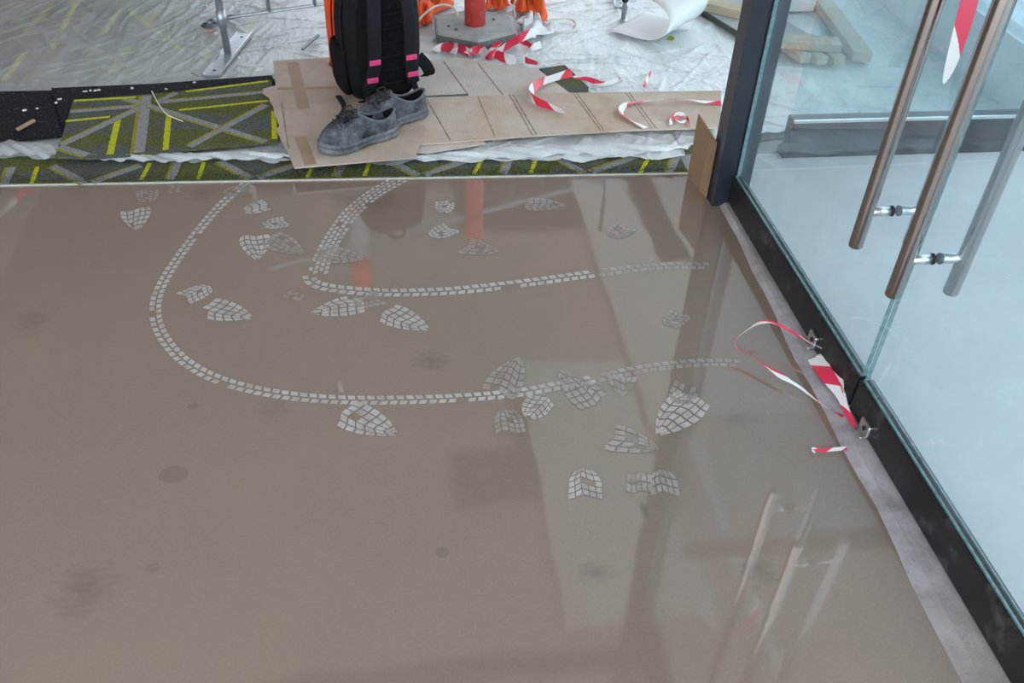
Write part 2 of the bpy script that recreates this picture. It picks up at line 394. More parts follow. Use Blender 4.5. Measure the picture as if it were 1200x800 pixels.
# second glazed wall, across the paving
fr = struct(obj('window_1', *bevbox(1.40, 4.2, 2.82, 2.88, .0, .115, .003, 1), 'rail_black'), 'black bottom rail of the glazed wall across the paving')
obj('trim_strip', *box(1.40, 4.2, 2.815, 2.825, .108, .118), 'steel_bright', fr)
obj('threshold', *box(1.36, 4.2, 2.76, 2.82, .0, .03), 'rail_black', fr)
obj('pane', *box(1.40, 4.2, 2.846, 2.856, .115, 2.4), 'far_glass', fr)
obj('top_rail', *box(1.40, 4.2, 2.82, 2.88, 2.4, 2.5), 'rail_black', fr)
# low white wall beyond it
a = g(1030, 5); b = g(1185, 138); d = (b - a).normalized(); a2 = a - d * .6; b2 = b + d * .02; nrm = Vector((-d.y, d.x, 0))
if nrm.x < 0: nrm = -nrm
struct(obj('wall_right', *prism([a2, b2, b2 + nrm * .1, a2 + nrm * .1], 0, .26), 'white_paint'), 'low white plinth wall behind the far glazing')
struct(obj('wall_right_upper', *prism([a2 + nrm * .02, b2 + nrm * .02, b2 + nrm * .09, a2 + nrm * .09], .26, 2.4), 'far_glass'))

# ------------------------------------------------------------------ glass doors
def door_leaf(name, label, y0, y1, hy, latch_y):
    t = thing(name, label, 'glass door', (1.067, (y0 + y1) / 2, .014), 'pair of glass entrance doors')
    obj('bottom_rail', *bevbox(WX, 1.085, y0, y1, .018, .112, .003, 2), 'rail_black', t)
    obj('top_rail', *bevbox(WX, 1.085, y0, y1, 2.22, 2.31, .003, 2), 'rail_black', t)
    V, Fc = box(1.060, 1.072, y0 + .004, y1 - .004, .108, 2.225)
    obj('glass_pane', V, Fc, None, t, mats=['door_glass', 'glass_edge'], fm=[1, 1, 1, 1, 0, 0])
    m = MB(); m.add(*box(1.0565, 1.0600, y0 + .004, y1 - .004, .108, .1175)); m.add(*box(1.0720, 1.0755, y0 + .004, y1 - .004, .108, .1175))
    obj('glazing_gasket', m.v, m.f, 'glass_edge', t)
    for nm, x in (('inside_handle', 1.0), ('outside_handle', 1.130)):
        hd = obj(nm, *tube([(x, hy, .418), (x, hy, .42), (x, hy, 1.62), (x, hy, 1.622)], [.0145, .016, .016, .0145], 28), 'brushed_steel', t, True)
        for z in (.508, 1.53):
            xa, xb = (1.0, 1.058) if x < 1.06 else (1.074, 1.130)
            obj('standoff', *tube([(xa, hy, z), (xb, hy, z)], 0.0105, 16), 'steel_bright', hd, True)
            xw = 1.0555 if x < 1.06 else 1.0725
            obj('washer', *tube([(xw, hy, z), (xw + .0045, hy, z)], .0120, 16), 'rubber_black', hd)
    lt = MB(); lt.add(*bevbox(1.026, 1.050, latch_y - .018, latch_y + .018, .022, .030, .002, 1)); lt.add(*bevbox(1.038, 1.051, latch_y - .022, latch_y + .022, .030, .062, .003, 1))
    obj('latch', lt.v, lt.f, 'steel_bright', t)
    obj('keyhole', *tube([(1.035, latch_y - .004, .047), (1.039, latch_y - .004, .047)], .006, 12), 'rubber_black', t)
    return t
door_leaf('glass_door', 'framed clear glass door leaf beside the dark post', 1.462, 2.440, 1.571, 1.69)
door_leaf('glass_door', 'clear glass door leaf with tape hanging at its handle', .30, 1.452, 1.383, 1.36)

# ------------------------------------------------------------------ carpet
CZ = .010
X0, X1 = -3.2, 1.03
V = []; Fc = []
poly = [(X0, carpet_front(X0)), (.978, carpet_front(.978)), (.978, 2.8), (1.38, 2.90), (3.6, 2.90), (3.6, 5.4), (X0, 5.4)]
V, Fc = prism(poly, .001, CZ)
carpet = tag(obj('carpet', V, Fc, 'olive_carpet'), 'olive green carpet with yellow and grey lines running under the plastic sheet', 'carpet')
SZ = [0]
def stripe(parent, a, b, w, z, mat, name):
    SZ[0] += 1; z = z + .00006 * (SZ[0] % 12)
    a = Vector(a); b = Vector(b); d = (b - a); L = d.length; d.normalize(); n = Vector((-d.y, d.x, 0)); k = max(3, int(L / .012)); V = []; Fc = []
    for i in range(k + 1):
        p = a + d * (L * i / k)
        for s in (-1, 1): q = p + n * s * (w / 2 + random.uniform(-.0012, .0012)); V.append((q.x, q.y, z))
    m = len(V); V += [(x, y, z - .0015) for x, y, _ in V[:m]]
    for i in range(k): Fc.append((2 * i, 2 * i + 1, 2 * i + 3, 2 * i + 2)); Fc.append((2 * i, 2 * i + 2, m + 2 * i + 2, m + 2 * i)); Fc.append((2 * i + 1, m + 2 * i + 1, m + 2 * i + 3, 2 * i + 3))
    return obj(name, V, Fc, mat, parent)
def grey_line(parent, p, q, z, w=.026, side=1):
    a = g(*p, z); b = g(*q, z); d = (b - a).normalized(); n = Vector((-d.y, d.x, 0))
    if n.x > 0: n = -n
    stripe(parent, a, b, w, z + .0006, 'carpet_grey', 'grey_stripe')
    stripe(parent, a + n * w * .62 * side, b + n * w * .62 * side, w * .42, z + .0005, 'carpet_ochre', 'ochre_stripe')
def yellow_line(parent, p, q, z, w=.014): stripe(parent, g(*p, z), g(*q, z), w, z + .0006, 'carpet_yellow', 'yellow_stripe')
def fy(x): return 217 - 14 * x / 805 + (-3 if 150 < x < 700 else -1)
for per in range(-2, 4):
    o = 195 * per
    for kind, xt, xb in (('y', 371, 360), ('g', 404, 395), ('y', 434, 427), ('g', 452, 490), ('g', 555, 498)):
        bx = xb + o; tx = xt + o
        if bx < -40 or bx > 800 or tx > 803 or tx < -40: continue
        pb = (bx, fy(bx)); pt = (tx, fy(bx) - 20)
        (yellow_line if kind == 'y' else grey_line)(carpet, pb, pt, CZ)
for p, q in (((63, 3), (29, 37)), ((141, 9), (121, 40)), ((187, 11), (170, 32)), ((152, 55), (128, 86)), ((247, 57), (236, 75)), ((90, 0), (60, 60)), ((300, 20), (270, 70)), ((30, 60), (5, 95)), ((215, 60), (150, 10))):
    yellow_line(carpet, p, q, CZ, .024)
for p, q in (((10, 20), (180, 85)), ((110, 15), (60, 90)), ((200, 5), (300, 60)), ((640, 70), (700, 110))):
    grey_line(carpet, p, q, CZ, .04)
# pile along the front edge
V = []; Fc = []
for i in range(9000):
    x = random.uniform(-1.42, .975); y = carpet_front(x) + abs(random.gauss(0, .05)) * (random.random() ** .6) - .002; h = random.uniform(.002, .0055); w = .0022
    a = random.uniform(0, 6.28); b = len(V); dx, dy = w * math.cos(a), w * math.sin(a); lx, ly = random.gauss(0, .0025), random.gauss(-.001, .0025)
    V += [(x - dx, y - dy, CZ - .001), (x + dx, y + dy, CZ - .001), (x + lx, y + ly, CZ + h)]; Fc.append((b, b + 1, b + 2))
po = obj('pile', V, Fc, 'olive_carpet', carpet); po['kind'] = 'stuff'
ed = []; 
V, Fc = prism([(X0, carpet_front(X0) - .004), (.978, carpet_front(.978) - .004), (.978, carpet_front(.978)), (X0, carpet_front(X0))], .0, .005)
obj('backing_edge', V, Fc, 'carpet_backing', carpet)

# ------------------------------------------------------------------ plastic sheeting
PF = [(-60, 186), (0, 186), (60, 188), (110, 186), (180, 187), (250, 189), (340, 191), (420, 193), (480, 191), (560, 189), (640, 190), (720, 188), (808, 184)]
pf = [g(x, y, CZ + .003) for x, y in PF]; pfx = [p.x for p in pf]; pfy = [p.y for p in pf]
def film(name, x0, x1, yf, y1, nx, ny, ridges, seed, z0, amp=1.0):
    r = np.random.RandomState(seed)
    U = np.linspace(x0, x1, nx); Vv = np.linspace(0, 1, ny) ** 1.35
    XX, TT = np.meshgrid(U, Vv); YF = np.array([yf(u) for u in U]); YY = YF[None, :] + (y1 - YF[None, :]) * TT
    Z = np.zeros_like(XX)
    for _ in range(ridges):
        cx = r.uniform(x0, x1); cy = r.uniform(YF.min(), min(y1, 4.7)); a = r.normal(.9, .45) if r.rand() < .6 else r.uniform(0, math.pi); L = r.uniform(.08, .45); w = r.uniform(.0035, .009); hgt = r.uniform(.002, .0075)
        bend = r.normal(0, .6)
        dx = XX - cx; dy = YY - cy; s = dx * math.cos(a) + dy * math.sin(a); tt = -dx * math.sin(a) + dy * math.cos(a) - bend * s * s
        Z += hgt * np.exp(-(tt / w) ** 2) * np.clip(1 - (s / L) ** 2, 0, 1)
    Z += .0015 * np.sin(XX * 9 + YY * 4) * np.sin(YY * 7 - XX * 3)
    Z = np.minimum(Z, .010) * amp + .0015
    front = np.exp(-((YY - YF[None, :]) / .022) ** 2)
    Z += front * (.0035 + .0035 * np.sin(XX * 27) + .002 * np.sin(XX * 71))
    YY = YY + front * (.010 * np.sin(XX * 19) + .006 * np.sin(XX * 47 + 1))
    V = np.stack([XX.ravel(), YY.ravel(), (z0 + np.maximum(Z, 0)).ravel()], 1).tolist()
    Fc = [(j * nx + i, j * nx + i + 1, (j + 1) * nx + i + 1, (j + 1) * nx + i) for j in range(ny - 1) for i in range(nx - 1)]
    return obj(name, V, Fc, 'plastic_film', None, True)
pfx += [1.0, 1.36, 4.0]; pfy += [2.83, 2.925, 2.925]
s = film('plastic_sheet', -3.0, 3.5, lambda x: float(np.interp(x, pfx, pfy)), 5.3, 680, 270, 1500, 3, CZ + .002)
tag(s, 'large wrinkled translucent plastic sheet spread over the carpet', 'plastic sheet')

# ------------------------------------------------------------------ flat coverings
def slab_px(name, px, z, th, mat, label, cat, group=None, jag=None, mats=None, warp=0, parent=None, sub=10):
    """flat sheet: outline pixels at height z, optional torn edges (set of edge indices)"""
    P = []
    n = len(px)
    for i in range(n):
        a = g(*px[i], z); b = g(*px[(i + 1) % n], z)
        k = max(1, int((b - a).length / .03)) if (jag and i in jag) else max(1, int((b - a).length / .08))
        nn = Vector((-(b - a).y, (b - a).x, 0)).normalized()
        for j in range(k):
            p = a.lerp(b, j / k)
            if j and jag and i in jag: p += nn * random.uniform(-.011, .011)
            P.append(p)
    V, Fc = prism(P, z - th, z)
    if warp: V = [(x, y, zz + warp * (math.sin(x * 9 + 1) * math.sin(y * 8) * .5 + .5)) for x, y, zz in V]
    o = obj(name, V, Fc, mat, parent)
    if parent is None: tag(o, label, cat, group)
    return o
def crease(parent, p, q, z, w=.004, mat='cardboard_edge', name='crease'):
    return stripe(parent, g(*p, z), g(*q, z), w, z + .0008, mat, name)
slab_px('black_mat', [(-40, 108), (93, 105), (86, 122), (76, 158), (30, 163), (-45, 165)], .030, .006, 'black_mat', 'black rubber mat square scattered with plaster crumbs', 'mat')
slab_px('black_mat', [(60, 103), (180, 98), (318, 88), (332, 112), (320, 165), (80, 172)], .0345, .004, 'black_mat', 'black rubber mat lying under the loose carpet piece', 'mat')
tl = slab_px('carpet_offcut', [(86, 117), (200, 108), (318, 93), (322, 130), (326, 166), (250, 172), (170, 180), (104, 185), (64, 183), (70, 168)], .043, .008, 'olive_carpet', 'loose olive carpet piece with star of grey and yellow lines', 'carpet')
TZ = .043
grey_line(tl, (82, 131), (167, 124), TZ, .022); grey_line(tl, (187, 120), (310, 108), TZ, .022)
grey_line(tl, (72, 170), (170, 124), TZ, .026); grey_line(tl, (70, 172), (103, 182), TZ, .028)
grey_line(tl, (172, 112), (163, 179), TZ, .036); grey_line(tl, (146, 115), (312, 166), TZ, .026, 1)
grey_line(tl, (312, 123), (222, 172), TZ, .026); grey_line(tl, (207, 109), (184, 120), TZ, .022)
yellow_line(tl, (87, 118), (160, 114), TZ, .014); yellow_line(tl, (218, 107.5), (314, 95), TZ, .014); yellow_line(tl, (77, 142), (129, 137), TZ); yellow_line(tl, (210, 129), (314, 118), TZ)
yellow_line(tl, (138, 141), (129, 181), TZ, .022); yellow_line(tl, (198, 134), (194, 176), TZ, .02); yellow_line(tl, (321, 130), (322, 163), TZ, .02)
# plastic folds peeping out in front of the loose piece
def fold(px, wid, z, label, seed):
    r = np.random.RandomState(seed); C = spline([g(x, y, z) for x, y in px], 14); V = []; Fc = []; k = 12
    for i, p in enumerate(C):
        for j in range(k):
            u = j / (k - 1) - .5; e = min(1, 4 * min(i + 1, len(C) - i) / len(C))
            V.append((p.x + .006 * math.sin(i * .4 + j), p.y + u * wid * e * (1 + .25 * math.sin(i * .33)), p.z + .010 * math.cos(u * 3.1) * (1 + .5 * math.sin(i * .55 + u * 5)) + .004 * math.sin(i * 1.1 + j * 1.3) + r.normal(0, .0010) - .004))
    for i in range(len(C) - 1):
        for j in range(k - 1): Fc.append((i * k + j, i * k + j + 1, (i + 1) * k + j + 1, (i + 1) * k + j))
    return tag(obj('plastic_fold', V, Fc, 'plastic_film', None, True), label, 'plastic sheet')
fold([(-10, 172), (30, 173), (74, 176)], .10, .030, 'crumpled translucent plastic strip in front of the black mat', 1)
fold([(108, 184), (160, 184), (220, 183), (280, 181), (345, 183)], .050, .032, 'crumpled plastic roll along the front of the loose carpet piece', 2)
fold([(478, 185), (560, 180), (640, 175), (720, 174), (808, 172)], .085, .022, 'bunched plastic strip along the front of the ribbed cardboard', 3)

c1 = slab_px('cardboard_sheet', [(320, 71), (388, 67), (440, 78), (480, 100), (476, 125), (500, 150), (486, 184), (345, 196), (336, 176), (330, 165), (316, 118), (308, 104), (323, 100)], .052, .006, 'cardboard_dusty', 'big flattened cardboard sheet under the backpack and shoes, torn along one side', 'cardboard', jag={8, 9, 10, 11})
Z1 = .052
stripe(c1, g(343, 73, Z1), g(356, 128, Z1), .045, Z1 + .0006, 'packing_tape', 'packing_tape')
stripe(c1, g(325, 104, Z1), g(395, 103, Z1), .022, Z1 + .0010, 'packing_tape', 'packing_tape')
stripe(c1, g(352, 160, Z1), g(364, 193, Z1), .040, Z1 + .0006, 'packing_tape', 'packing_tape')
crease(c1, (330, 120), (338, 174), Z1, .003)
c3 = slab_px('cardboard_sheet', [(486, 71), (545, 68), (566, 73), (632, 82), (672, 112), (552, 113), (488, 114)], .033, .004, 'cardboard_pale', 'pale dusty cardboard sheet between the backpack and the red bollard', 'cardboard')
crease(c3, (520, 72), (548, 110), .033, .004); crease(c3, (560, 74), (590, 112), .033, .003)
obj('dark_edge_strip', *prism([g(488, 113, .036), g(549, 110, .036), g(549, 114, .036), g(488, 117, .036)], .033, .037), 'board_edge_green', c3)
c4 = slab_px('cardboard_sheet', [(480, 155), (560, 160), (570, 168), (500, 179), (484, 178)], .038, .004, 'cardboard_pale', 'narrow cardboard strip showing under the ribbed cardboard', 'cardboard')
c2 = slab_px('cardboard_sheet', [(474, 128), (500, 114), (560, 112), (650, 109), (845, 106), (845, 149), (740, 152), (620, 159), (520, 167), (482, 169)], .046, .006, 'cardboard_ribbed', 'long ribbed cardboard sheet running from the shoes to the dark post', 'cardboard')
for p, q in (((597, 111), (624, 158)), ((601, 111), (629, 158)), ((672, 109), (704, 153)), ((676, 109), (708, 153)), ((733, 108), (764, 150)), ((737, 108), (769, 150)), ((560, 113), (580, 160)), ((500, 116), (528, 165))):
    crease(c2, p, q, .046, .0025)
slab_px('carpet_offcut', [(632, 80), (662, 76), (690, 102), (688, 112), (668, 112)], .031, .006, 'olive_carpet', 'small carpet offcut showing beside the pale cardboard', 'carpet')

# folded cardboard standing against the post
pA = g(806, 203); pB = g(826, 233); pB = Vector((pB.x, pB.y, 0)); ch = .205
dAB = (pA - pB).normalized(); nAB = Vector((-dAB.y, dAB.x, 0))
if nAB.x < 0: nAB = -nAB
cg = thing('corner_guard', 'brown folded cardboard guard standing against the dark door post', 'cardboard', (pB.x, pB.y, .0))
zb = .004
V, Fc = prism([pB, pA, pA + nAB * .005, pB + nAB * .005], zb, zb + ch)
V = [(x - .0 * z, y, z + (.014 if (z > .1 and abs(y - pA.y) < .02) else 0)) for x, y, z in V]
obj('side_flap', V, Fc, 'cardboard_brown', cg)
pC = Vector((.982, pB.y + .045, 0)); V, Fc = prism([pB + Vector((.001, .0, 0)), pC, pC + Vector((0, .005, 0)), pB + Vector((.001, .005, 0))], zb, zb + ch)
obj('front_flap', V, Fc, 'cardboard_brown', cg)
V, Fc = prism([pA + nAB * .005, Vector((.983, pA.y - .0, 0)), Vector((.983, pA.y + .005, 0)), pA + nAB * .005 + Vector((0, .005, 0))], zb + .012, zb + ch - .005); obj('back_flap', V, Fc, 'cardboard_inner', cg)

# ------------------------------------------------------------------ backpack
def superring(cx, cy, z, a, b, n=40, e=3.2):
    R = []
    for k in range(n):
        t_ = 2 * math.pi * k / n; c, s = math.cos(t_), math.sin(t_)
        R.append((cx + a * math.copysign(abs(c) ** (2 / e), c), cy + b * math.copysign(abs(s) ** (2 / e), s), z))
    return R
def loft(rings, cap=True):
    n = len(rings[0]); V = [p for r in rings for p in r]; Fc = []
    for i in range(len(rings) - 1):
        for k in range(n): Fc.append((i * n + k, i * n + (k + 1) % n, (i + 1) * n + (k + 1) % n, (i + 1) * n + k))
    if cap: Fc.append(tuple(range(n - 1, -1, -1))); Fc.append(tuple((len(rings) - 1) * n + k for k in range(n)))
    return V, Fc
BC = g(446, 121, Z1); BC = Vector((BC.x, BC.y + .115, Z1 + .001)); RB = Matrix.Translation(BC + Vector((0, 0, .0045))) @ Matrix.Rotation(math.radians(20), 4, 'Z') @ Matrix.Rotation(math.radians(3), 4, 'X')
def bl(V): return [RB @ Vector(p) for p in V]
bag = thing('backpack', 'black backpack with pink strap tabs standing on flattened cardboard', 'backpack', BC)
rings = []
for z, a, b, cy in ((.0, .095, .06, .0), (.006, .118, .082, .0), (.03, .135, .098, 0), (.09, .146, .108, .002), (.18, .152, .112, .004), (.28, .152, .108, .004), (.36, .146, .098, .0), (.42, .134, .084, -.008), (.46, .112, .064, -.016), (.485, .075, .04, -.02), (.492, .03, .02, -.02)):
    rings.append(superring(0, cy, z, a, b))
V, Fc = loft(rings); obj('body', bl(V), Fc, 'bag_black', bag, True)
rings = [superring(.0, -.098 + dz_, z, a, .016, 28, 4) for z, a, dz_ in ((.02, .085, .012), (.05, .105, 0.), (.2, .115, -.006), (.34, .11, 0.), (.41, .09, .014), (.44, .06, .03))]
V, Fc = loft(rings); obj('back_panel', bl(V), Fc, 'bag_mesh', bag, True)
for k in range(6):
    z = .09 + k * .052; V, Fc = tube([(-.085, -.116, z), (-.04, -.121, z - .006), (0, -.122, z - .008), (.04, -.121, z - .006), (.085, -.116, z)], .007, 8); obj('padding_rib', bl(V), Fc, 'bag_mesh', bag, True)
rings = [superring(-.02, .10 + cy, z, a, b, 32, 3) for z, a, b, cy in ((.02, .07, .03, 0), (.05, .10, .045, 0), (.16, .112, .055, 0), (.25, .108, .05, 0), (.29, .09, .03, -.01))]
V, Fc = loft(rings); obj('front_pocket', bl(V), Fc, 'bag_black', bag, True)
rings = [superring(-.150 + cx, .01, z, .018, .07, 24, 3) for z, cx in ((.03, .008), (.06, 0), (.17, -.006), (.2, 0), (.205, .006))]
V, Fc = loft(rings); obj('side_pocket', bl(V), Fc, 'bag_mesh', bag, True)
V, Fc = tube(spline([(-.135, -.05, .03), (-.152, -.055, .1), (-.156, -.05, .25), (-.148, -.045, .36), (-.115, -.05, .44), (-.04, -.05, .482)], 6), .004, 6); obj('piping', bl(V), Fc, 'bag_strap', bag, True)
V, Fc = tube(spline([(-.135, .06, .03), (-.150, .066, .1), (-.153, .066, .25), (-.145, .06, .36), (-.11, .045, .44), (-.04, .03, .48)], 6), .003, 6); obj('zip', bl(V), Fc, 'bag_strap', bag, True)
V, Fc = tube(spline([(-.02, -.05, .47), (-.02, -.06, .515), (.03, -.06, .515), (.03, -.05, .47)], 6), .008, 8); obj('grab_handle', bl(V), Fc, 'bag_strap', bag, True)
def flat_strap(P, w, th, n=8):
    C = spline(P, n); V = []; Fc = []
    for i, p in enumerate(C):
        tng = (C[min(i + 1, len(C) - 1)] - C[max(i - 1, 0)]).normalized(); sd = Vector((1, 0, 0)); sd = (sd - tng * sd.dot(tng)).normalized(); nn = tng.cross(sd)
        for k in range(8):
            a = 2 * math.pi * (k + .5) / 8; ca, sa = math.cos(a), math.sin(a)
            V.append(p + sd * (w / 2) * math.copysign(abs(ca) ** .5, ca) + nn * (th / 2) * math.copysign(abs(sa) ** .6, sa))
    m = len(C)
    for i in range(m - 1):
        for k in range(8): Fc.append((i * 8 + k, i * 8 + (k + 1) % 8, (i + 1) * 8 + (k + 1) % 8, (i + 1) * 8 + k))
    Fc += [tuple(range(7, -1, -1)), tuple((m - 1) * 8 + k for k in range(8))]
    return V, Fc
for sx in (-1, 1):
    P = [(.045 * sx, -.10, .45), (.055 * sx, -.135, .43), (.064 * sx, -.155, .36), (.068 * sx, -.160, .27), (.070 * sx, -.152, .19), (.078 * sx, -.140, .12), (.088 * sx, -.126, .075)]
    V, Fc = flat_strap(P, .050, .018); st = obj('shoulder_strap', bl(V), Fc, 'bag_strap', bag, True)
    for (z, y, x) in ((.19, -.1635, .070), (.118, -.1515, .079)):
        V, Fc = bevbox(-.021, .021, -.004, .004, -.010, .010, .002, 1, Matrix.Translation((x * sx, y + .001, z)) @ Matrix.Rotation(.12, 4, 'X')); obj('pink_tab', bl(V), Fc, 'bag_pink', st)
    V, Fc = flat_strap([(.088 * sx, -.128, .08), (.096 * sx, -.13, .05), (.105 * sx, -.118, .022), (.112 * sx, -.09, .012)], .022, .004); obj('webbing', bl(V), Fc, 'bag_strap', st)
    C_ = [(.094 * sx + .014 * math.cos(a), -.142, .035 + .014 * math.sin(a)) for a in np.linspace(0, 2 * math.pi, 17)]
    V, Fc = tube(C_, .003, 6); obj('ring', bl(V), Fc, 'bag_ring', st, True)
wb = spline([g(396, 112, Z1 + .012), g(403, 124, Z1 + .02), g(400, 133, Z1 + .010), g(410, 139, Z1 + .006), g(424, 136, Z1 + .012)], 8)
V, Fc, U = ribbon(wb, .020, lambda u: .8 * math.sin(u * 5), .003); obj('loose_strap', V, Fc, 'bag_strap', bag, True)
V, Fc = flat_strap([(.15, -.02, .12), (.175, -.04, .09), (.185, -.05, .06), (.17, -.03, .04)], .05, .004); obj('side_flap', bl(V), Fc, 'bag_black', bag, True)

# ------------------------------------------------------------------ shoes
def sole_w(s):       # half widths (left, right) along 0 heel .. 1 toe
    xs = [0, .03, .1, .22, .38, .5, .65, .76, .86, .94, .98, 1]; w = [.0, .020, .034, .037, .034, .038, .047, .049, .045, .032, .018, .0]
    return float(np.interp(s, xs, w))
def outline(n=56, L=.305, grow=0):
    pts = []
    for k in range(n):
        a = 2 * math.pi * k / n; s = .5 - .5 * math.cos(a); sg = 1 if math.sin(a) >= 0 else -1
        pts.append((s * (L + 2 * grow) - grow, sg * (sole_w(s) + (grow if 0 < s < 1 else 0)) + .006 * math.sin(s * 3.1) * 1, s))
    return pts
def make_shoe(label, toe, heel, z0):
    d = (toe - heel); ang = math.atan2(d.y, d.x); R = Matrix.Translation((heel.x, heel.y, z0)) @ Matrix.Rotation(ang, 4, 'Z')
    t = thing('work_shoe', label, 'shoe', (heel.x, heel.y, z0), 'pair of dusty work shoes')
    tr = lambda V: [R @ Vector(p) for p in V]
    O0 = outline(grow=.0); O1 = outline(grow=.005); O2 = outline(grow=.004)
    def lift(s): return .010 * max(0, (s - .72) / .28) ** 2 + .003 * max(0, (.1 - s) / .1)
    def arch(s): return .006 if .34 < s < .46 else 0
    rings = [[(x * .985 + .002, y * .9, lift(s) + arch(s)) for x, y, s in O0], [(x, y, lift(s) + .004 + arch(s) * .7) for x, y, s in O1], [(x, y, lift(s) * 1.1 + .016) for x, y, s in O1], [(x, y, lift(s) * 1.1 + .019) for x, y, s in O0], [(x, y, lift(s) * 1.1 + .022) for x, y, s in O2], [(x, y, lift(s) + .034 + .004 * math.cos(s * 6.28)) for x, y, s in O2], [(x * .98 + .003, y * .94, lift(s) + .037) for x, y, s in O0]]
    V, Fc = loft(rings); obj('sole', tr(V), Fc, 'shoe_sole', t, True)
    # upper: rings from the welt up to the collar
    n = len(O0); rings = []
    def ring(u, inset=0, dz=0):
        out = []
        for x, y, s in O0:
            f = max(0., min(1., (s - .25) / .5)); f = f * f * (3 - 2 * f)
            xc = .010 + inset + s * (.160 - 2 * inset); yc = (y - .006 * math.sin(s * 3.1)) ; yc = math.copysign(min(abs(yc), .05), yc)
            wc = .037 * max(0, math.sin(math.pi * min(1, max(0, s)))) ** .45 * (1 - .22 * s); yc = math.copysign(max(0, wc - inset), y if abs(y) > 1e-6 else 1) * (1 if 0 < s < 1 else 0) + .004
            zc = .092 - .020 * math.sin(math.pi * min(1, s * 1.15)) + .026 * s ** 2 + .006 * (1 - s) ** 4
            ex = 1.0 + .25 * f; z_s = 1 - (1 - u) ** (1.25 + .6 * f)
            xs = u ** (1 + .45 * f); X = x + (xc - x) * xs; Y = y + (yc - y) * (u ** (1.6))
            Z = .034 + lift(s) + (zc - .034 - lift(s)) * z_s
            Y *= 1 + .05 * math.sin(math.pi * u)
            out.append((X, Y, Z + dz))
        return out
    for u in (0, .06, .14, .24, .36, .48, .6, .72, .84, .93, 1): rings.append(ring(u))
    V, Fc = loft(rings, False); obj('upper', tr(V), Fc, 'shoe_leather', t, True)
    rr = ring(1.0); V, Fc = tube([*rr, rr[0]], .0042, 8, False); obj('collar', tr(V), Fc, 'shoe_collar', t, True)
    ri = [ring(1.0, .002, .0), ring(1.0, .004, -.02), [(x, y, .045) for x, y, z in ring(1.0, .002)]]
    V, Fc = loft(ri, False); Fc.append(tuple(2 * n + k for k in range(n))); obj('lining', tr(V), Fc, 'shoe_lining', t, True)
    # toe cap seam, tongue, laces
    def top(xn):     # height of the vamp on the centre line
        best = None
        for u in np.linspace(0, 1, 80):
            x, y, s = O0[n // 2]; xc = .170; X = x + (xc - x) * u ** 1.45; z_s = 1 - (1 - u) ** 1.85; Z = .034 + lift(1) + (.118 - .034 - lift(1)) * z_s
            if best is None or abs(X - xn) < best[0]: best = (abs(X - xn), Z)
        return best[1]
    V = []; Fc = []; tx = np.linspace(.150, .215, 9)
    for x in tx:
        z = (top(x) if x > .166 else .118 + (.166 - x) * .55) + .003; w = .016 + (.215 - x) * .05
        for j in range(7): u = j / 3 - 1; V.append((x, .004 + u * w, z - .010 * u * u))
    m = len(V); V += [(x, y, z - .005) for x, y, z in V]
    for i in range(8):
        for j in range(6): q = (i * 7 + j, i * 7 + j + 1, (i + 1) * 7 + j + 1, (i + 1) * 7 + j); Fc.append(q[::-1]); Fc.append(tuple(m + w_ for w_ in q))
    for i in range(8):
        for j in (0, 6): q = (i * 7 + j, (i + 1) * 7 + j, m + (i + 1) * 7 + j, m + i * 7 + j); Fc.append(q)
    for j in range(6):
        for i in (0, 8): Fc.append((i * 7 + j, i * 7 + j + 1, m + i * 7 + j + 1, m + i * 7 + j))
    obj('tongue', tr(V), Fc, 'shoe_collar', t, True)
    for sg in (-1, 1):
        V = []; Fc = []; xs_ = np.linspace(.165, .222, 8)
        for x in xs_:
            z = top(x) + .0045
            for yy, dz in ((.010, 0), (.019, -.0035), (.027, -.010)): V.append((x, .004 + sg * yy, z + dz))
        m = len(V); V += [(x, y, z - .004) for x, y, z in V]
        for i in range(7):
            for j in range(2): q = (i * 3 + j, i * 3 + j + 1, (i + 1) * 3 + j + 1, (i + 1) * 3 + j); Fc.append(q); Fc.append(tuple(m + w_ for w_ in q[::-1]))
            for j in (0, 2): Fc.append((i * 3 + j, (i + 1) * 3 + j, m + (i + 1) * 3 + j, m + i * 3 + j))
        obj('eyestay', tr(V), Fc, 'shoe_leather', t, True)
    for k in range(4):
        x = .173 + k * .0135; z = top(x) + .007
        for sg in (-1, 1):
            V, Fc = tube(spline([(x, .004 - sg * .019, z - .003), (x + .004, .004, z + .003), (x + .011, .004 + sg * .019, top(x + .011) + .004)], 4), .0026, 6); obj('lace', tr(V), Fc, 'shoe_lace', t, True)
    zt = top(.17) + .012
    for sg in (-1, 1):
        V, Fc = tube(spline([(.172, .004, zt), (.165, .004 + sg * .02, zt + .006), (.185, .004 + sg * .035, zt - .004), (.19, .004 + sg * .012, zt - .002), (.2, .004 + sg * .04, zt - .024)], 6), .0024, 6); obj('lace', tr(V), Fc, 'shoe_lace', t, True)
    xs_ = .236; V, Fc = tube(spline([(.222, -.038, .052), (.235, -.022, top(.235) - .004), (.243, .004, top(.243) + .0005), (.235, .030, top(.235) - .004), (.222, .047, .052)], 6), .0016, 6); obj('toe_seam', tr(V), Fc, 'shoe_lace', t, True)
    return t
t1 = g(374, 181, Z1); h1 = g(463, 152, Z1 + .01); d1 = (h1 - t1).normalized()
make_shoe('dusty black work shoe in front, its toe on bare cardboard', Vector((t1.x, t1.y, 0)), Vector((t1.x, t1.y, 0)) + d1 * .31, Z1)
h2 = g(499, 129, Z1 + .01); d2 = Vector((math.cos(math.radians(32)), math.sin(math.radians(32)), 0))
make_shoe('dusty black work shoe against the backpack, behind the other shoe', Vector((h2.x, h2.y, 0)) - d2 * .31, Vector((h2.x, h2.y, 0)), Z1)

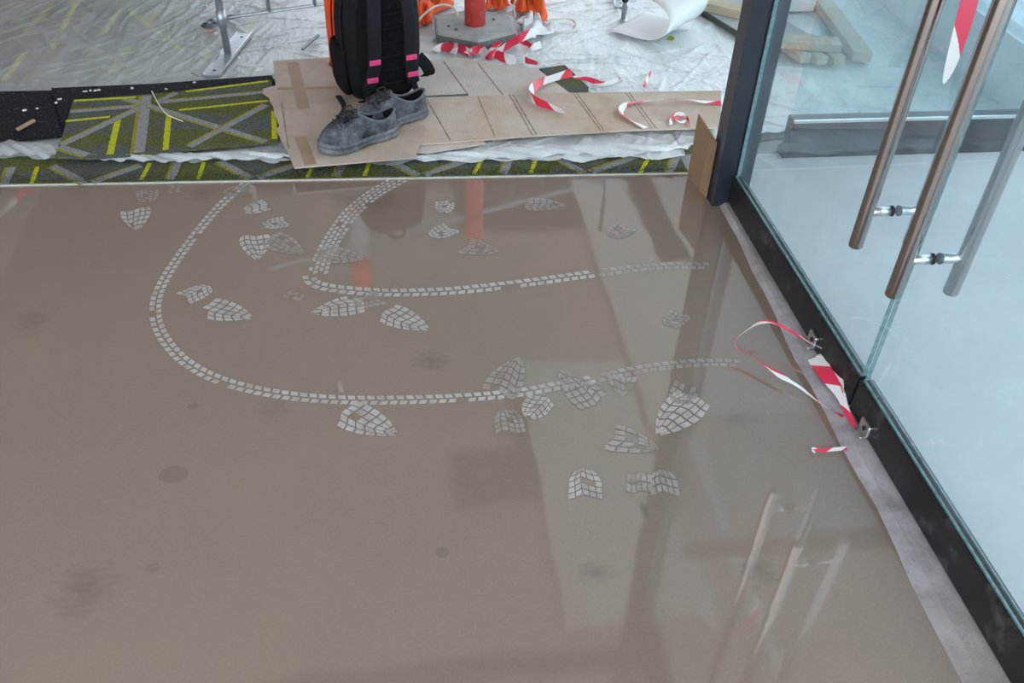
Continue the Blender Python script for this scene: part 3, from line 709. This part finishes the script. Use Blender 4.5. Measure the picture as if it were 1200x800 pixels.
# ------------------------------------------------------------------ bollards
def bollard(label, p, mat, z0, base):
    t = thing('bollard', label, 'bollard', (p.x, p.y, z0), 'upright site bollards')
    if base:
        R = .205; poly = [(p.x + R * math.cos(math.radians(a)), p.y + R * math.sin(math.radians(a))) for a in range(-90, 270, 60)]
        n = 6; rr = [(poly, z0), (poly, z0 + .036), ([(p.x + (x - p.x) * .95, p.y + (y - p.y) * .95) for x, y in poly], z0 + .045)]
        V = [(x, y, z) for q, z in rr for x, y in q]; Fc = [(i * n + k, i * n + (k + 1) % n, (i + 1) * n + (k + 1) % n, (i + 1) * n + k) for i in range(2) for k in range(n)] + [tuple(range(n - 1, -1, -1)), tuple(2 * n + k for k in range(n))]
        obj('rubber_base', V, Fc, None, t, mats=['rubber_base', 'rubber_base_edge'], fm=[1] * 6 + [0] * 6 + [0, 0])
        for q in ((-.12, -.03), (.09, .05), (-.09, -.07)): obj('bolt', *tube([(p.x + q[0], p.y + q[1], z0 + .044), (p.x + q[0], p.y + q[1], z0 + .048)], .007, 8), 'rubber_black', t)
        zb = z0 + .045
    else:
        obj('foot', *lathe([(.066, 0), (.066, .012), (.052, .022)], (p.x, p.y, z0), 24), mat, t); zb = z0 + .022
    obj('tube', *lathe([(.047, zb - z0), (.047, .60), (.045, .61)], (p.x, p.y, z0), 28), mat, t, True)
    obj('sleeve', *lathe([(.046, .61), (.048, .615), (.048, .86), (.046, .865)], (p.x, p.y, z0), 28), 'bollard_white' if mat == 'bollard_orange' else mat, t, True)
    obj('collar_top', *lathe([(.046, .865), (.047, .96), (.052, .98), (.054, 1.01), (.048, 1.04), (.03, 1.06), (.01, 1.065)], (p.x, p.y, z0), 28), mat, t, True)
    return t
pb = g(401, 80, .03); bollard('bright orange bollard standing behind the black backpack', pb, 'bollard_orange', .030, False)
pr = g(556.5, 33, .05); bollard('faded red bollard on a grey hexagonal rubber base', Vector((pr.x, pr.y, 0)), 'bollard_red', .025, True)

pl1 = Vector((-2.06, 3.25, 0)); bollard('orange bollard on a hexagonal base at the strung tape', pl1, 'bollard_orange', .025, True)
pl2 = Vector((-1.98, 4.75, 0)); bollard('red bollard holding the far end of the strung tape', pl2, 'bollard_red', .025, True)
dl = (pl2 - pl1).normalized() * .054; P = [(pl1 + dl).lerp(pl2 - dl, k / 24) + Vector((0, 0, 0.98 - .10 * math.sin(math.pi * k / 24))) for k in range(25)]
V, Fc, U = ribbon(P, .07, lambda u: 1.3 + .3 * math.sin(u * 9), .0008, .4, .1); tag(obj('barrier_tape', V, Fc, 'barrier_tape', None, False, U), 'red and white tape strung between two bollards', 'barrier tape')

# ------------------------------------------------------------------ crowd barrier
A = g(267, 62, .03); A = Vector((A.x, A.y, 0)); d = Vector((math.cos(math.radians(22)), math.sin(math.radians(22)), 0)); L = 2.0; B = A + d * L
t = thing('crowd_barrier', 'galvanised steel barrier with slim bars standing on flat feet', 'barrier', (A.x, A.y, .022))
for P in (A, B): obj('leg', *tube([P + Vector((0, 0, .026)), P + Vector((0, 0, 1.08))], .0155, 14), 'galvanised', t, True)
for z in (.175, 1.08): obj('rail', *tube([A + Vector((0, 0, z)), B + Vector((0, 0, z))], .0135 if z > 1 else .006, 12), 'galvanised', t, True)
for k in range(1, 10):
    P = A + d * L * k / 10; obj('bar', *tube([P + Vector((0, 0, .175)), P + Vector((0, 0, 1.08))], .0085, 8), 'galvanised', t, True)
obj('clamp', *tube([A + Vector((0, 0, .14)), A + Vector((0, 0, .21))], .019, 14), 'galvanised', t, True)
fa = g(247, 89, .026); fb = g(287, 40, .026); fd = (fb - fa).normalized(); fn = Vector((-fd.y, fd.x, 0)) * .031
for P, nm in ((A, 0), (B, 1)):
    off = P - A; Q = [fa - fn + off, fb - fn + off, fb + fn + off, fa + fn + off]; ft = obj('foot', *prism(Q, .0245, .0300), 'galvanised', t)
    for e in (-1, 1):
        Q2 = [q for q in (fa + fn * e + off, fb + fn * e + off)]; obj('flange', *prism([Q2[0], Q2[1], Q2[1] + fn * .1 * e, Q2[0] + fn * .1 * e], .0245, .037), 'steel_bright', ft)
    for w in (.1, .9): c_ = fa.lerp(fb, w) + off; obj('bolt_hole', *tube([(c_.x, c_.y, .030), (c_.x, c_.y, .0315)], .006, 8), 'rubber_black', ft)

P = g(730, 25, .024); t = thing('steel_stake', 'slim upright steel stake beside the curled paper', 'stake', P)
obj('pole', *tube([P, P + Vector((0, 0, 1.1))], .011, 12), 'galvanised', t, True); obj('foot_disc', *lathe([(.022, 0), (.022, .006), (.013, .012)], P, 16), 'galvanised', t); obj('cap', *lathe([(.013, 1.098), (.013, 1.115), (.006, 1.122)], P, 12), 'rubber_black', t)
obj('clip', *lathe([(.011, .09), (.016, .095), (.016, .115), (.011, .12)], P, 12), 'rubber_black', t)

# ------------------------------------------------------------------ cloth, cords and paper round the bollard
def cloth(name, px, z, mat, label, cat, amp=.02, seed=1, nx=22, ny=14, group=None):
    """crumpled quad patch; px = four corner pixels (front-left, front-right, back-right, back-left)"""
    r = np.random.RandomState(seed); Q = [g(*p, z) for p in px]; V = []; Fc = []; ph = r.uniform(0, 6, 8)
    for j in range(ny):
        for i in range(nx):
            u, v = i / (nx - 1), j / (ny - 1); p = Q[0].lerp(Q[1], u).lerp(Q[3].lerp(Q[2], u), v)
            h = abs(math.sin(u * 9 + ph[0] + 2 * math.sin(v * 4 + ph[1]))) * abs(math.sin(v * 6 + ph[2] + math.sin(u * 5 + ph[3]))) + .35 * abs(math.sin(u * 21 + v * 13 + ph[4]))
            e = min(1, 6 * min(u, 1 - u) + .15) * min(1, 5 * min(v, 1 - v) + .15)
            jx, jy = .02 * math.sin(v * 9 + ph[5]) * abs(u - .5) * 2, .02 * math.sin(u * 11 + ph[6]) * abs(v - .5) * 2
            V.append((p.x + jx, p.y + jy, z + amp * h * e + .002))
    for j in range(ny - 1):
        for i in range(nx - 1): Fc.append((j * nx + i, j * nx + i + 1, (j + 1) * nx + i + 1, (j + 1) * nx + i))
    o = obj(name, V, Fc, mat, None, True)
    sm = o.modifiers.new('thickness', 'SOLIDIFY'); sm.thickness = .0015
    return tag(o, label, cat, group)
cloth('orange_cloth', [(484, 38), (502, 27), (538, 0), (486, 6)], .025, 'orange_cloth', 'crumpled orange cloth heaped beside the backpack', 'cloth', .07, 2)
cloth('orange_cloth', [(572, 11), (594, 15), (592, -2), (570, -4)], .03, 'orange_cloth', 'small orange cloth bundle behind the hexagonal base', 'cloth', .05, 5)
cloth('orange_cloth', [(600, 12), (638, 28), (634, -4), (604, 0)], .03, 'orange_cloth', 'orange flag of cloth lying over the white plastic bag', 'cloth', .08, 8)
cloth('plastic_bag', [(607, 36), (622, 47), (652, 38), (614, 14)], .03, 'white_bag', 'crumpled white plastic bag beside the hexagonal base', 'plastic bag', .045, 9)
def cord(px, r, mat, label, z=.03, cat='cord', zs=None):
    P = spline([g(x, y, (zs[i] if zs else z)) for i, (x, y) in enumerate(px)], 8); V, Fc = tube(P, r, 6); return tag(obj('cord', V, Fc, mat, None, True), label, cat)
cord([(640, 24), (665, 22), (675, 28), (672, 36), (655, 38), (640, 35)], .005, 'cord_white', 'white cord loop trailing from the white plastic bag', .025)
cord([(487, 28), (500, 14), (515, 6), (530, 8), (537, 20), (533, 26)], .005, 'cord_white', 'white cord looped over the orange cloth', zs=[.05, .10, .11, .10, .07, .05])
cord([(604, 20), (602, 8), (604, 0)], .004, 'cord_white', 'white cord rising from the white plastic bag', zs=[.05, .10, .14])
cord([(178, 107), (186, 122), (196, 134), (214, 142)], .0022, 'cord_white', 'thin pale wire curling over the loose carpet piece', TZ + .004)

def tape(px, w, label, z=.05, zs=None, tw=None, stripe=.16, phase=0, n=8, group=None):
    P = spline([g(x, y, (zs[i] if zs else z)) for i, (x, y) in enumerate(px)], n); V, Fc, U = ribbon(P, w, tw, .0008, stripe, phase)
    return tag(obj('barrier_tape', V, Fc, 'barrier_tape', None, False, U), label, 'barrier tape', group)
ZT = .050
tape([(662, 133), (645, 126), (627, 117), (622, 108), (632, 97), (650, 91), (670, 85)], .035, 'red and white tape curling over the ribbed cardboard edge', zs=[.05, .055, .065, .07, .06, .055, .06], tw=lambda u: .9 + .6 * math.sin(u * 6), stripe=.20, phase=.1)
tape([(672, 90), (690, 93), (705, 98), (718, 96), (724, 91)], .026, 'red and white tape strip lying on plastic beside the carpet offcut', z=.034, tw=lambda u: .4 * math.sin(u * 4), stripe=.22, phase=.3)
tape([(757, 150), (742, 142), (728, 133), (731, 124), (742, 120), (770, 117), (800, 116), (822, 119), (845, 121)], .024, 'long red and white tape lying across the ribbed cardboard', zs=[.052, .054, .056, .056, .056, .06, .06, .054, .052], tw=lambda u: .5 * math.sin(u * 7), stripe=.17, phase=.0)
tape([(786, 146), (788, 136), (798, 133), (806, 137), (800, 143), (792, 140), (802, 134), (810, 148)], .012, 'small knotted curl of red and white tape near the cardboard guard', z=.056, tw=lambda u: 5 * u, stripe=.10)
tape([(755, 102), (759, 92), (763, 84)], .014, 'short scrap of red and white tape on the plastic sheet', z=.032, tw=lambda u: 1.5 * u, stripe=.12, phase=.45)
tape([(509, 60), (520, 55), (535, 60), (525, 50), (540, 57), (552, 62), (545, 55)], .035, 'tangle of red and white tape in front of the hexagonal base', z=.036, tw=lambda u: 6 * u, stripe=.13)
tape([(548, 63), (562, 58), (575, 65), (585, 52), (578, 60), (592, 68), (605, 70)], .04, 'crumpled red and white tape lying by the pale cardboard', z=.038, tw=lambda u: 5 * u, stripe=.13, phase=.3)
tape([(585, 60), (600, 50), (615, 42), (633, 34)], .035, 'straight red and white tape running onto the white plastic bag', zs=[.04, .06, .09, .10], tw=lambda u: 1.4 * u, stripe=.24, phase=.25)
tape([(611, 40), (613, 52), (618, 62), (616, 70), (630, 74)], .03, 'red and white tape tail folding down from the white plastic bag', zs=[.09, .06, .045, .04, .036], tw=lambda u: 2.2 * u, stripe=.2, phase=.6)
tape([(612, 48), (622, 55), (634, 52)], .03, 'short red and white tape end beside the white plastic bag', z=.04, tw=lambda u: 1.1, stripe=.16, phase=.4)
# tapes at the doors
tape([(968, 409), (950, 402), (925, 387), (903, 377), (884, 381), (861, 402), (886, 420), (915, 440), (938, 454), (962, 473), (988, 488)], lambda u: .007 + .009 * max(0, math.sin(u * 19 + 1)) ** 3, 'thin twisted red and white tape looping onto the wet floor', zs=[.045, .05, .055, .055, .05, .035, .03, .025, .02, .018, .018], tw=lambda u: 9 * u, stripe=.26, phase=.2)
tape([(957, 418), (964, 432), (975, 447), (985, 462), (991, 478), (1002, 500)], lambda u: .038 * (1 - u) + .010, 'wide red and white tape wedged under the door rail', zs=[.022, .030, .034, .034, .030, .024], tw=lambda u: .5 + .7 * u, stripe=.16, phase=.1)
tape([(958, 416), (970, 420), (985, 445), (988, 458)], .016, 'white looped tape end beside the door latch', zs=[.028, .04, .05, .05], tw=lambda u: 1.5 * u, stripe=.5, phase=.05)
tape([(954, 530), (953, 526), (957, 527), (968, 527), (992, 525)], .009, 'short red and white tape scrap poking from the sill strip', z=.010, tw=lambda u: .4, stripe=.075, phase=.2)
P = spline([gx(1143, -25, 1.02), gx(1134, 10, 1.02), gx(1124, 45, 1.02), gx(1113, 80, 1.02), gx(1106, 98, 1.02)], 6)
V, Fc, U = ribbon(P, lambda u: .046 * (1 - u ** 2.2) + .003, lambda u: 1.15 + .3 * u, .0008, .24, .42); tag(obj('barrier_tape', V, Fc, 'barrier_tape', None, False, U), 'red and white tape tail hanging down beside the door handle', 'barrier tape')

# curled paper
pa = g(712, 35, .03); pbk = g(768, 52, .03); ax = (pbk - pa).normalized(); bk = Vector((-ax.y, ax.x, 0));
if bk.y < 0: bk = -bk
V = []; Fc = []; prof = [(0, 0.0), (.08, .004), (.16, .006), (.22, .014), (.265, .035), (.29, .07), (.29, .11), (.265, .145), (.22, .165), (.17, .17), (.12, .165)]
prof = [p for p in spline([(x, 0, z) for x, z in prof], 3)]
for i, q in enumerate(prof):
    for j in range(8):
        v = j / 7; skew = .30 * max(0, i / len(prof) - .35) ** 1.2; P = pa + ax * q.x + bk * (v * .34 + skew - .02 * q.z); V.append((P.x, P.y, .028 + q.z * (1 - .25 * (1 - v))))
for i in range(len(prof) - 1):
    for j in range(7): Fc.append((i * 8 + j, i * 8 + j + 1, (i + 1) * 8 + j + 1, (i + 1) * 8 + j))
o = tag(obj('paper_sheet', V, Fc, 'paper_white', None, True), 'large white paper sheet curling up off the plastic', 'paper'); o.modifiers.new('thickness', 'SOLIDIFY').thickness = .001

# boards and timber
a = g(796, -6, .05); b = g(880, 46, .05); dd = (b - a).normalized(); nn = Vector((-dd.y, dd.x, 0)); nn = nn if nn.y > 0 else -nn
Q = [a - dd * .5, b + dd * .06, b + dd * .06 + nn * .3, a - dd * .5 + nn * .3]
V, Fc = prism(Q, .026, .05); tag(obj('sheet_board', V, Fc, None, mats=['board_edge_green', 'board_grey'], fm=[0, 1, 0, 0, 0, 0]), 'flat grey sheet board with dark edge on the plastic', 'board')
def plank(p, q, w, z0, th, label, group=None):
    p = Vector((p.x, p.y, 0)); q = Vector((q.x, q.y, 0)); d = (q - p); L = d.length; ang = math.atan2(d.y, d.x)
    V, Fc = bevbox(0, L, -w / 2, w / 2, 0, th, .003, 1, Matrix.Translation((p.x, p.y, z0)) @ Matrix.Rotation(ang, 4, 'Z'))
    return tag(obj('timber_plank', V, Fc, 'timber'), label, 'plank', group)
plank(g(828, 0, .09), g(872, 10, .09), .09, .05, .04, 'pale timber offcut lying on the grey sheet board')
plank(g(1012, 62, .07), g(962, -6, .07), .085, .028, .045, 'long thick timber plank standing apart behind the far glazing')
for k, (p, q) in enumerate((((985, 68), (945, 40)), ((965, 68), (925, 40)), ((945, 66), (905, 38)))):
    plank(g(*p, .06), g(*q, .06), .056, .028, .035, 'short timber plank lying in a row behind the far glazing', 'row of short planks')
plank(g(900, 42, .1), g(985, 48, .1), .10, .0645, .035, 'timber plank lying across the row of short planks')

pbx = g(938, 14, .03); bx = thing('foam_block', 'pale foam box standing behind the row of short planks', 'box', (pbx.x, pbx.y, .03))
obj('block', *bevbox(pbx.x - .06, pbx.x + .07, pbx.y, pbx.y + .12, .03, .13, .004, 1), 'white_paint', bx); obj('lid', *bevbox(pbx.x - .063, pbx.x + .073, pbx.y - .003, pbx.y + .123, .1305, .155, .004, 1), 'white_paint', bx)

# crumbs and scraps
def crumb(name, px, z, s, mat, label, cat, group=None, flat=.5):
    bm = bmesh.new(); bmesh.ops.create_icosphere(bm, subdivisions=1, radius=1)
    p = g(*px, z); r = [random.uniform(.7, 1.25) for _ in bm.verts]
    V = [(p.x + v.co.x * s[0] * k, p.y + v.co.y * s[1] * k, z + (v.co.z * k + .75) * s[2]) for v, k in zip(bm.verts, r)]; bm.verts.index_update(); Fc = [[v.index for v in f.verts] for f in bm.faces]; bm.free()
    return tag(obj(name, V, Fc, mat), label, cat, group)
for px in ((29, 130), (44, 128), (66, 121), (70, 117), (100, 108), (106, 107), (112, 107), (116, 106), (155, 104), (195, 105)):
    crumb('plaster_crumb', px, .036, (random.uniform(.005, .012), .006, .004), 'plaster', 'pale plaster crumb lying on the black rubber mats', 'crumb', 'crumbs on the black mats')
for px in ((242, 8), (315, 20), (244, 60), (280, 68), (253, 40), (228, 98), (130, 183), (175, 182)):
    crumb('plaster_crumb', px, .030, (random.uniform(.006, .012), .007, .005), 'plaster', 'pale plaster crumb scattered on the plastic sheet', 'crumb', 'crumbs on the plastic sheet')
plankc = lambda p, q, w, z, m, nm, lb, ct: tag(obj(nm, *prism([g(*p, z), g(*q, z), g(q[0] + w, q[1] + w * .5, z), g(p[0] + w, p[1] + w * .5, z)], z, z + .006), m), lb, ct)
plankc((19, 152), (39, 141), 3, .0365, 'wood_chip', 'wood_splinter', 'brown wood splinter lying on the black rubber mat', 'wood chip')
plankc((228, 88), (224, 86), 4, .028, 'wood_chip', 'wood_splinter', 'small brown wood chip at the edge of the plastic sheet', 'wood chip')
plankc((353, 58), (372, 41), 2.5, .028, 'metal_scrap', 'rubber_strip', 'short curved dark strip lying on the plastic', 'scrap')
for px in ((243, 31), (250, 27), (272, 22)):
    crumb('metal_scrap', px, .028, (.028, .03, .012), 'metal_scrap', 'crumpled dark foil scrap beside the barrier leg', 'scrap', 'foil scraps by the barrier leg')
crumb('cardboard_scrap', (245, 38), .028, (.035, .02, .008), 'wood_chip', 'torn tan cardboard scrap beside the barrier leg', 'scrap')
for px in ((790, 24), (835, 26)): pass
crumb('carpet_scrap', (786, 47), .028, (.02, .016, .01), 'carpet_ochre', 'tiny yellow-green scrap beside the curled paper', 'scrap')

# ------------------------------------------------------------------ dust tracks and shoe prints on the screed
def track(px, w, rows, step, label, gap=.27, zoff=.0006, mat='pale_dust', fade=None):
    P = spline([g(x, y) for x, y in px], 12); S = [0]
    for i in range(1, len(P)): S.append(S[-1] + (P[i] - P[i - 1]).length)
    S = np.array(S); X = np.array([p.x for p in P]); Y = np.array([p.y for p in P]); tot = S[-1]; V = []; Fc = []
    def at(s): return np.interp(s, S, X), np.interp(s, S, Y)
    def pt(s, o):
        x, y = at(s); x2, y2 = at(min(s + .004, tot)); x1, y1 = at(max(s - .004, 0)); dx, dy = x2 - x1, y2 - y1; L = math.hypot(dx, dy) or 1; return (x - dy / L * o, y + dx / L * o, zoff)
    rw = w / rows
    for r in range(rows):
        s = (r % 2) * step * .5
        while s + step < tot:
            if fade and random.random() > fade(s / tot): s += step; continue
            if random.random() < .96:
                o0 = -w / 2 + r * rw + rw * gap * .5; o1 = o0 + rw * (1 - gap); sl = step * .14 * (1 if r % 2 else -1); e = step * gap * .5
                b = len(V); V += [pt(s + e + sl, o0), pt(s + step - e + sl, o0), pt(s + step - e, o1), pt(s + e, o1)]; Fc.append((b, b + 1, b + 2, b + 3))
            s += step
    o = obj('tyre_track', V, Fc, mat, fl); o['label'] = label; o['kind'] = 'stuff'; return o
track([(292, 211), (255, 244), (216, 292), (190, 333), (182, 362), (189, 391), (214, 421), (252, 443), (300, 457), (360, 466), (430, 469), (520, 467), (600, 461), (680, 447), (700, 443)], .036, 2, .024, 'narrow pale tyre track sweeping in a wide curve')
track([(700, 443), (760, 431), (820, 425), (872, 426)], .036, 2, .024, 'fading end of the narrow pale tyre track', mat='faint_dust')
track([(474, 207), (440, 226), (412, 249), (393, 275), (378, 303), (372, 322)], .062, 4, .024, 'wide pale tyre track running from the carpet')
track([(362, 322), (366, 331), (385, 337), (420, 341), (470, 343), (540, 340), (620, 331), (700, 320)], .044, 2, .026, 'pale tyre track swinging across the floor', zoff=.0009)
track([(700, 320), (760, 313), (805, 311), (835, 312)], .044, 2, .026, 'fading end of the wide pale tyre track', mat='faint_dust')
PZ = [.0011]
def shoe_print(c, toe, part, label, scale=1.0, mat='pale_dust', rings=False, width=1.0):
    """part: (s0, s1) of the sole that printed; toe: pixel towards which it points"""
    PZ[0] += .00002
    C = g(*c); T = g(*toe); d = (T - C).normalized(); n = Vector((-d.y, d.x, 0)); L = .29 * scale; V = []; Fc = []; sm = (part[0] + part[1]) / 2; ph = random.uniform(0, 6)
    nu = max(2, int((part[1] - part[0]) * (18 if rings else 12))); nv = 5
    def hw(s): return float(np.interp(s, [0, .04, .12, .28, .5, .62, .75, .88, 1], [.012, .026, .036, .037, .044, .048, .042, .027, .005])) * scale * width
    for i in range(nu):
        sa = part[0] + (part[1] - part[0]) * (i + .10) / nu; sb = part[0] + (part[1] - part[0]) * (i + .90) / nu
        for j in range(nv):
            va, vb = -1 + 2 * (j + .09) / nv, -1 + 2 * (j + .91) / nv
            if rings and j == 2 and 0 < i < nu - 1 and i % 2 == 0: continue
            if random.random() < .05: continue
            q = []
            for s, v in ((sa, va), ((sa + sb) / 2, va), (sb, va), (sb, vb), ((sa + sb) / 2, vb), (sa, vb)):
                s2 = s + .022 * math.sin(v * 3.0 + ph) + .012 * math.cos(v * 5 + ph); s2 = min(max(s2, 0.0), 1.0); y = v * hw(s2) + .006 * math.sin(s2 * 9 + ph) * (1 - abs(v)); P = C + d * ((s2 - sm) * L) + n * y; q.append((P.x, P.y, PZ[0]))
            b = len(V); V += q; Fc.append(tuple(range(b, b + 6)))
    if V:
        o = obj('shoe_print', V, Fc, mat, fl); 
        if label: o['label'] = label
FORE, HEEL = (.5, 1.0), (.0, .28)
for c, toe, part, mat, sc, rg in (
    ((160, 257), (163, 285), (.55, 1.), 'pale_dust', 1., 0), ((173, 230), (172, 215), HEEL, 'faint_dust', 1., 1), ((300, 290), (304, 318), (.52, 1.), 'pale_dust', 1., 0), ((232, 343), (215, 350), HEEL, 'pale_dust', 1., 1),
    ((268, 366), (310, 376), FORE, 'pale_dust', 1., 0), ((395, 361), (350, 370), FORE, 'pale_dust', 1., 0), ((430, 352), (460, 345), HEEL, 'faint_dust', 1., 1), ((477, 376), (515, 392), FORE, 'pale_dust', 1., 0), ((434, 496), (480, 516), FORE, 'pale_dust', 1.05, 0),
    ((517, 272), (540, 262), HEEL, 'pale_dust', 1., 1), ((565, 292), (600, 299), (.62, 1.), 'faint_dust', 1., 0), ((521, 243), (523, 225), HEEL, 'pale_dust', .9, 1), ((300, 244), (318, 238), HEEL, 'pale_dust', 1., 0), ((322, 262), (345, 258), HEEL, 'pale_dust', .9, 1),
    ((335, 288), (360, 300), FORE, 'faint_dust', 1., 0), ((345, 347), (335, 355), (.05, .2), 'faint_dust', .8, 0), ((400, 300), (425, 303), FORE, 'faint_dust', 1., 0), ((205, 220), (225, 216), (.1, .25), 'faint_dust', 1., 0), ((277, 224), (297, 220), HEEL, 'faint_dust', 1., 1),
    ((597, 440), (615, 410), FORE, 'faint_dust', 1.05, 0), ((628, 478), (640, 460), HEEL, 'pale_dust', 1., 1), ((596, 493), (600, 515), HEEL, 'faint_dust', 1., 1), ((676, 454), (655, 435), FORE, 'faint_dust', 1., 0), ((728, 452), (728, 475), (.72, 1.), 'faint_dust', 1., 0),
    ((793, 487), (770, 510), (.45, 1.), 'pale_dust', 1.1, 0), ((800, 462), (812, 445), HEEL, 'faint_dust', 1., 0), ((744, 519), (775, 527), (.6, 1.), 'faint_dust', 1., 0), ((686, 566), (686, 590), HEEL, 'pale_dust', 1.05, 1), ((750, 566), (750, 590), (.1, .35), 'faint_dust', .8, 0), ((778, 565), (780, 590), HEEL, 'faint_dust', .9, 0),
    ((725, 272), (740, 262), HEEL, 'faint_dust', 1., 1), ((640, 240), (690, 242), FORE, 'faint_dust', .9, 0), ((790, 375), (800, 365), HEEL, 'faint_dust', .9, 1)):
    shoe_print(c, toe, part, None, sc, mat, bool(rg), 1.0)
stripe(fl, g(400, 460), g(398, 447), .012, .0012, 'faint_dust', 'dust_smear')
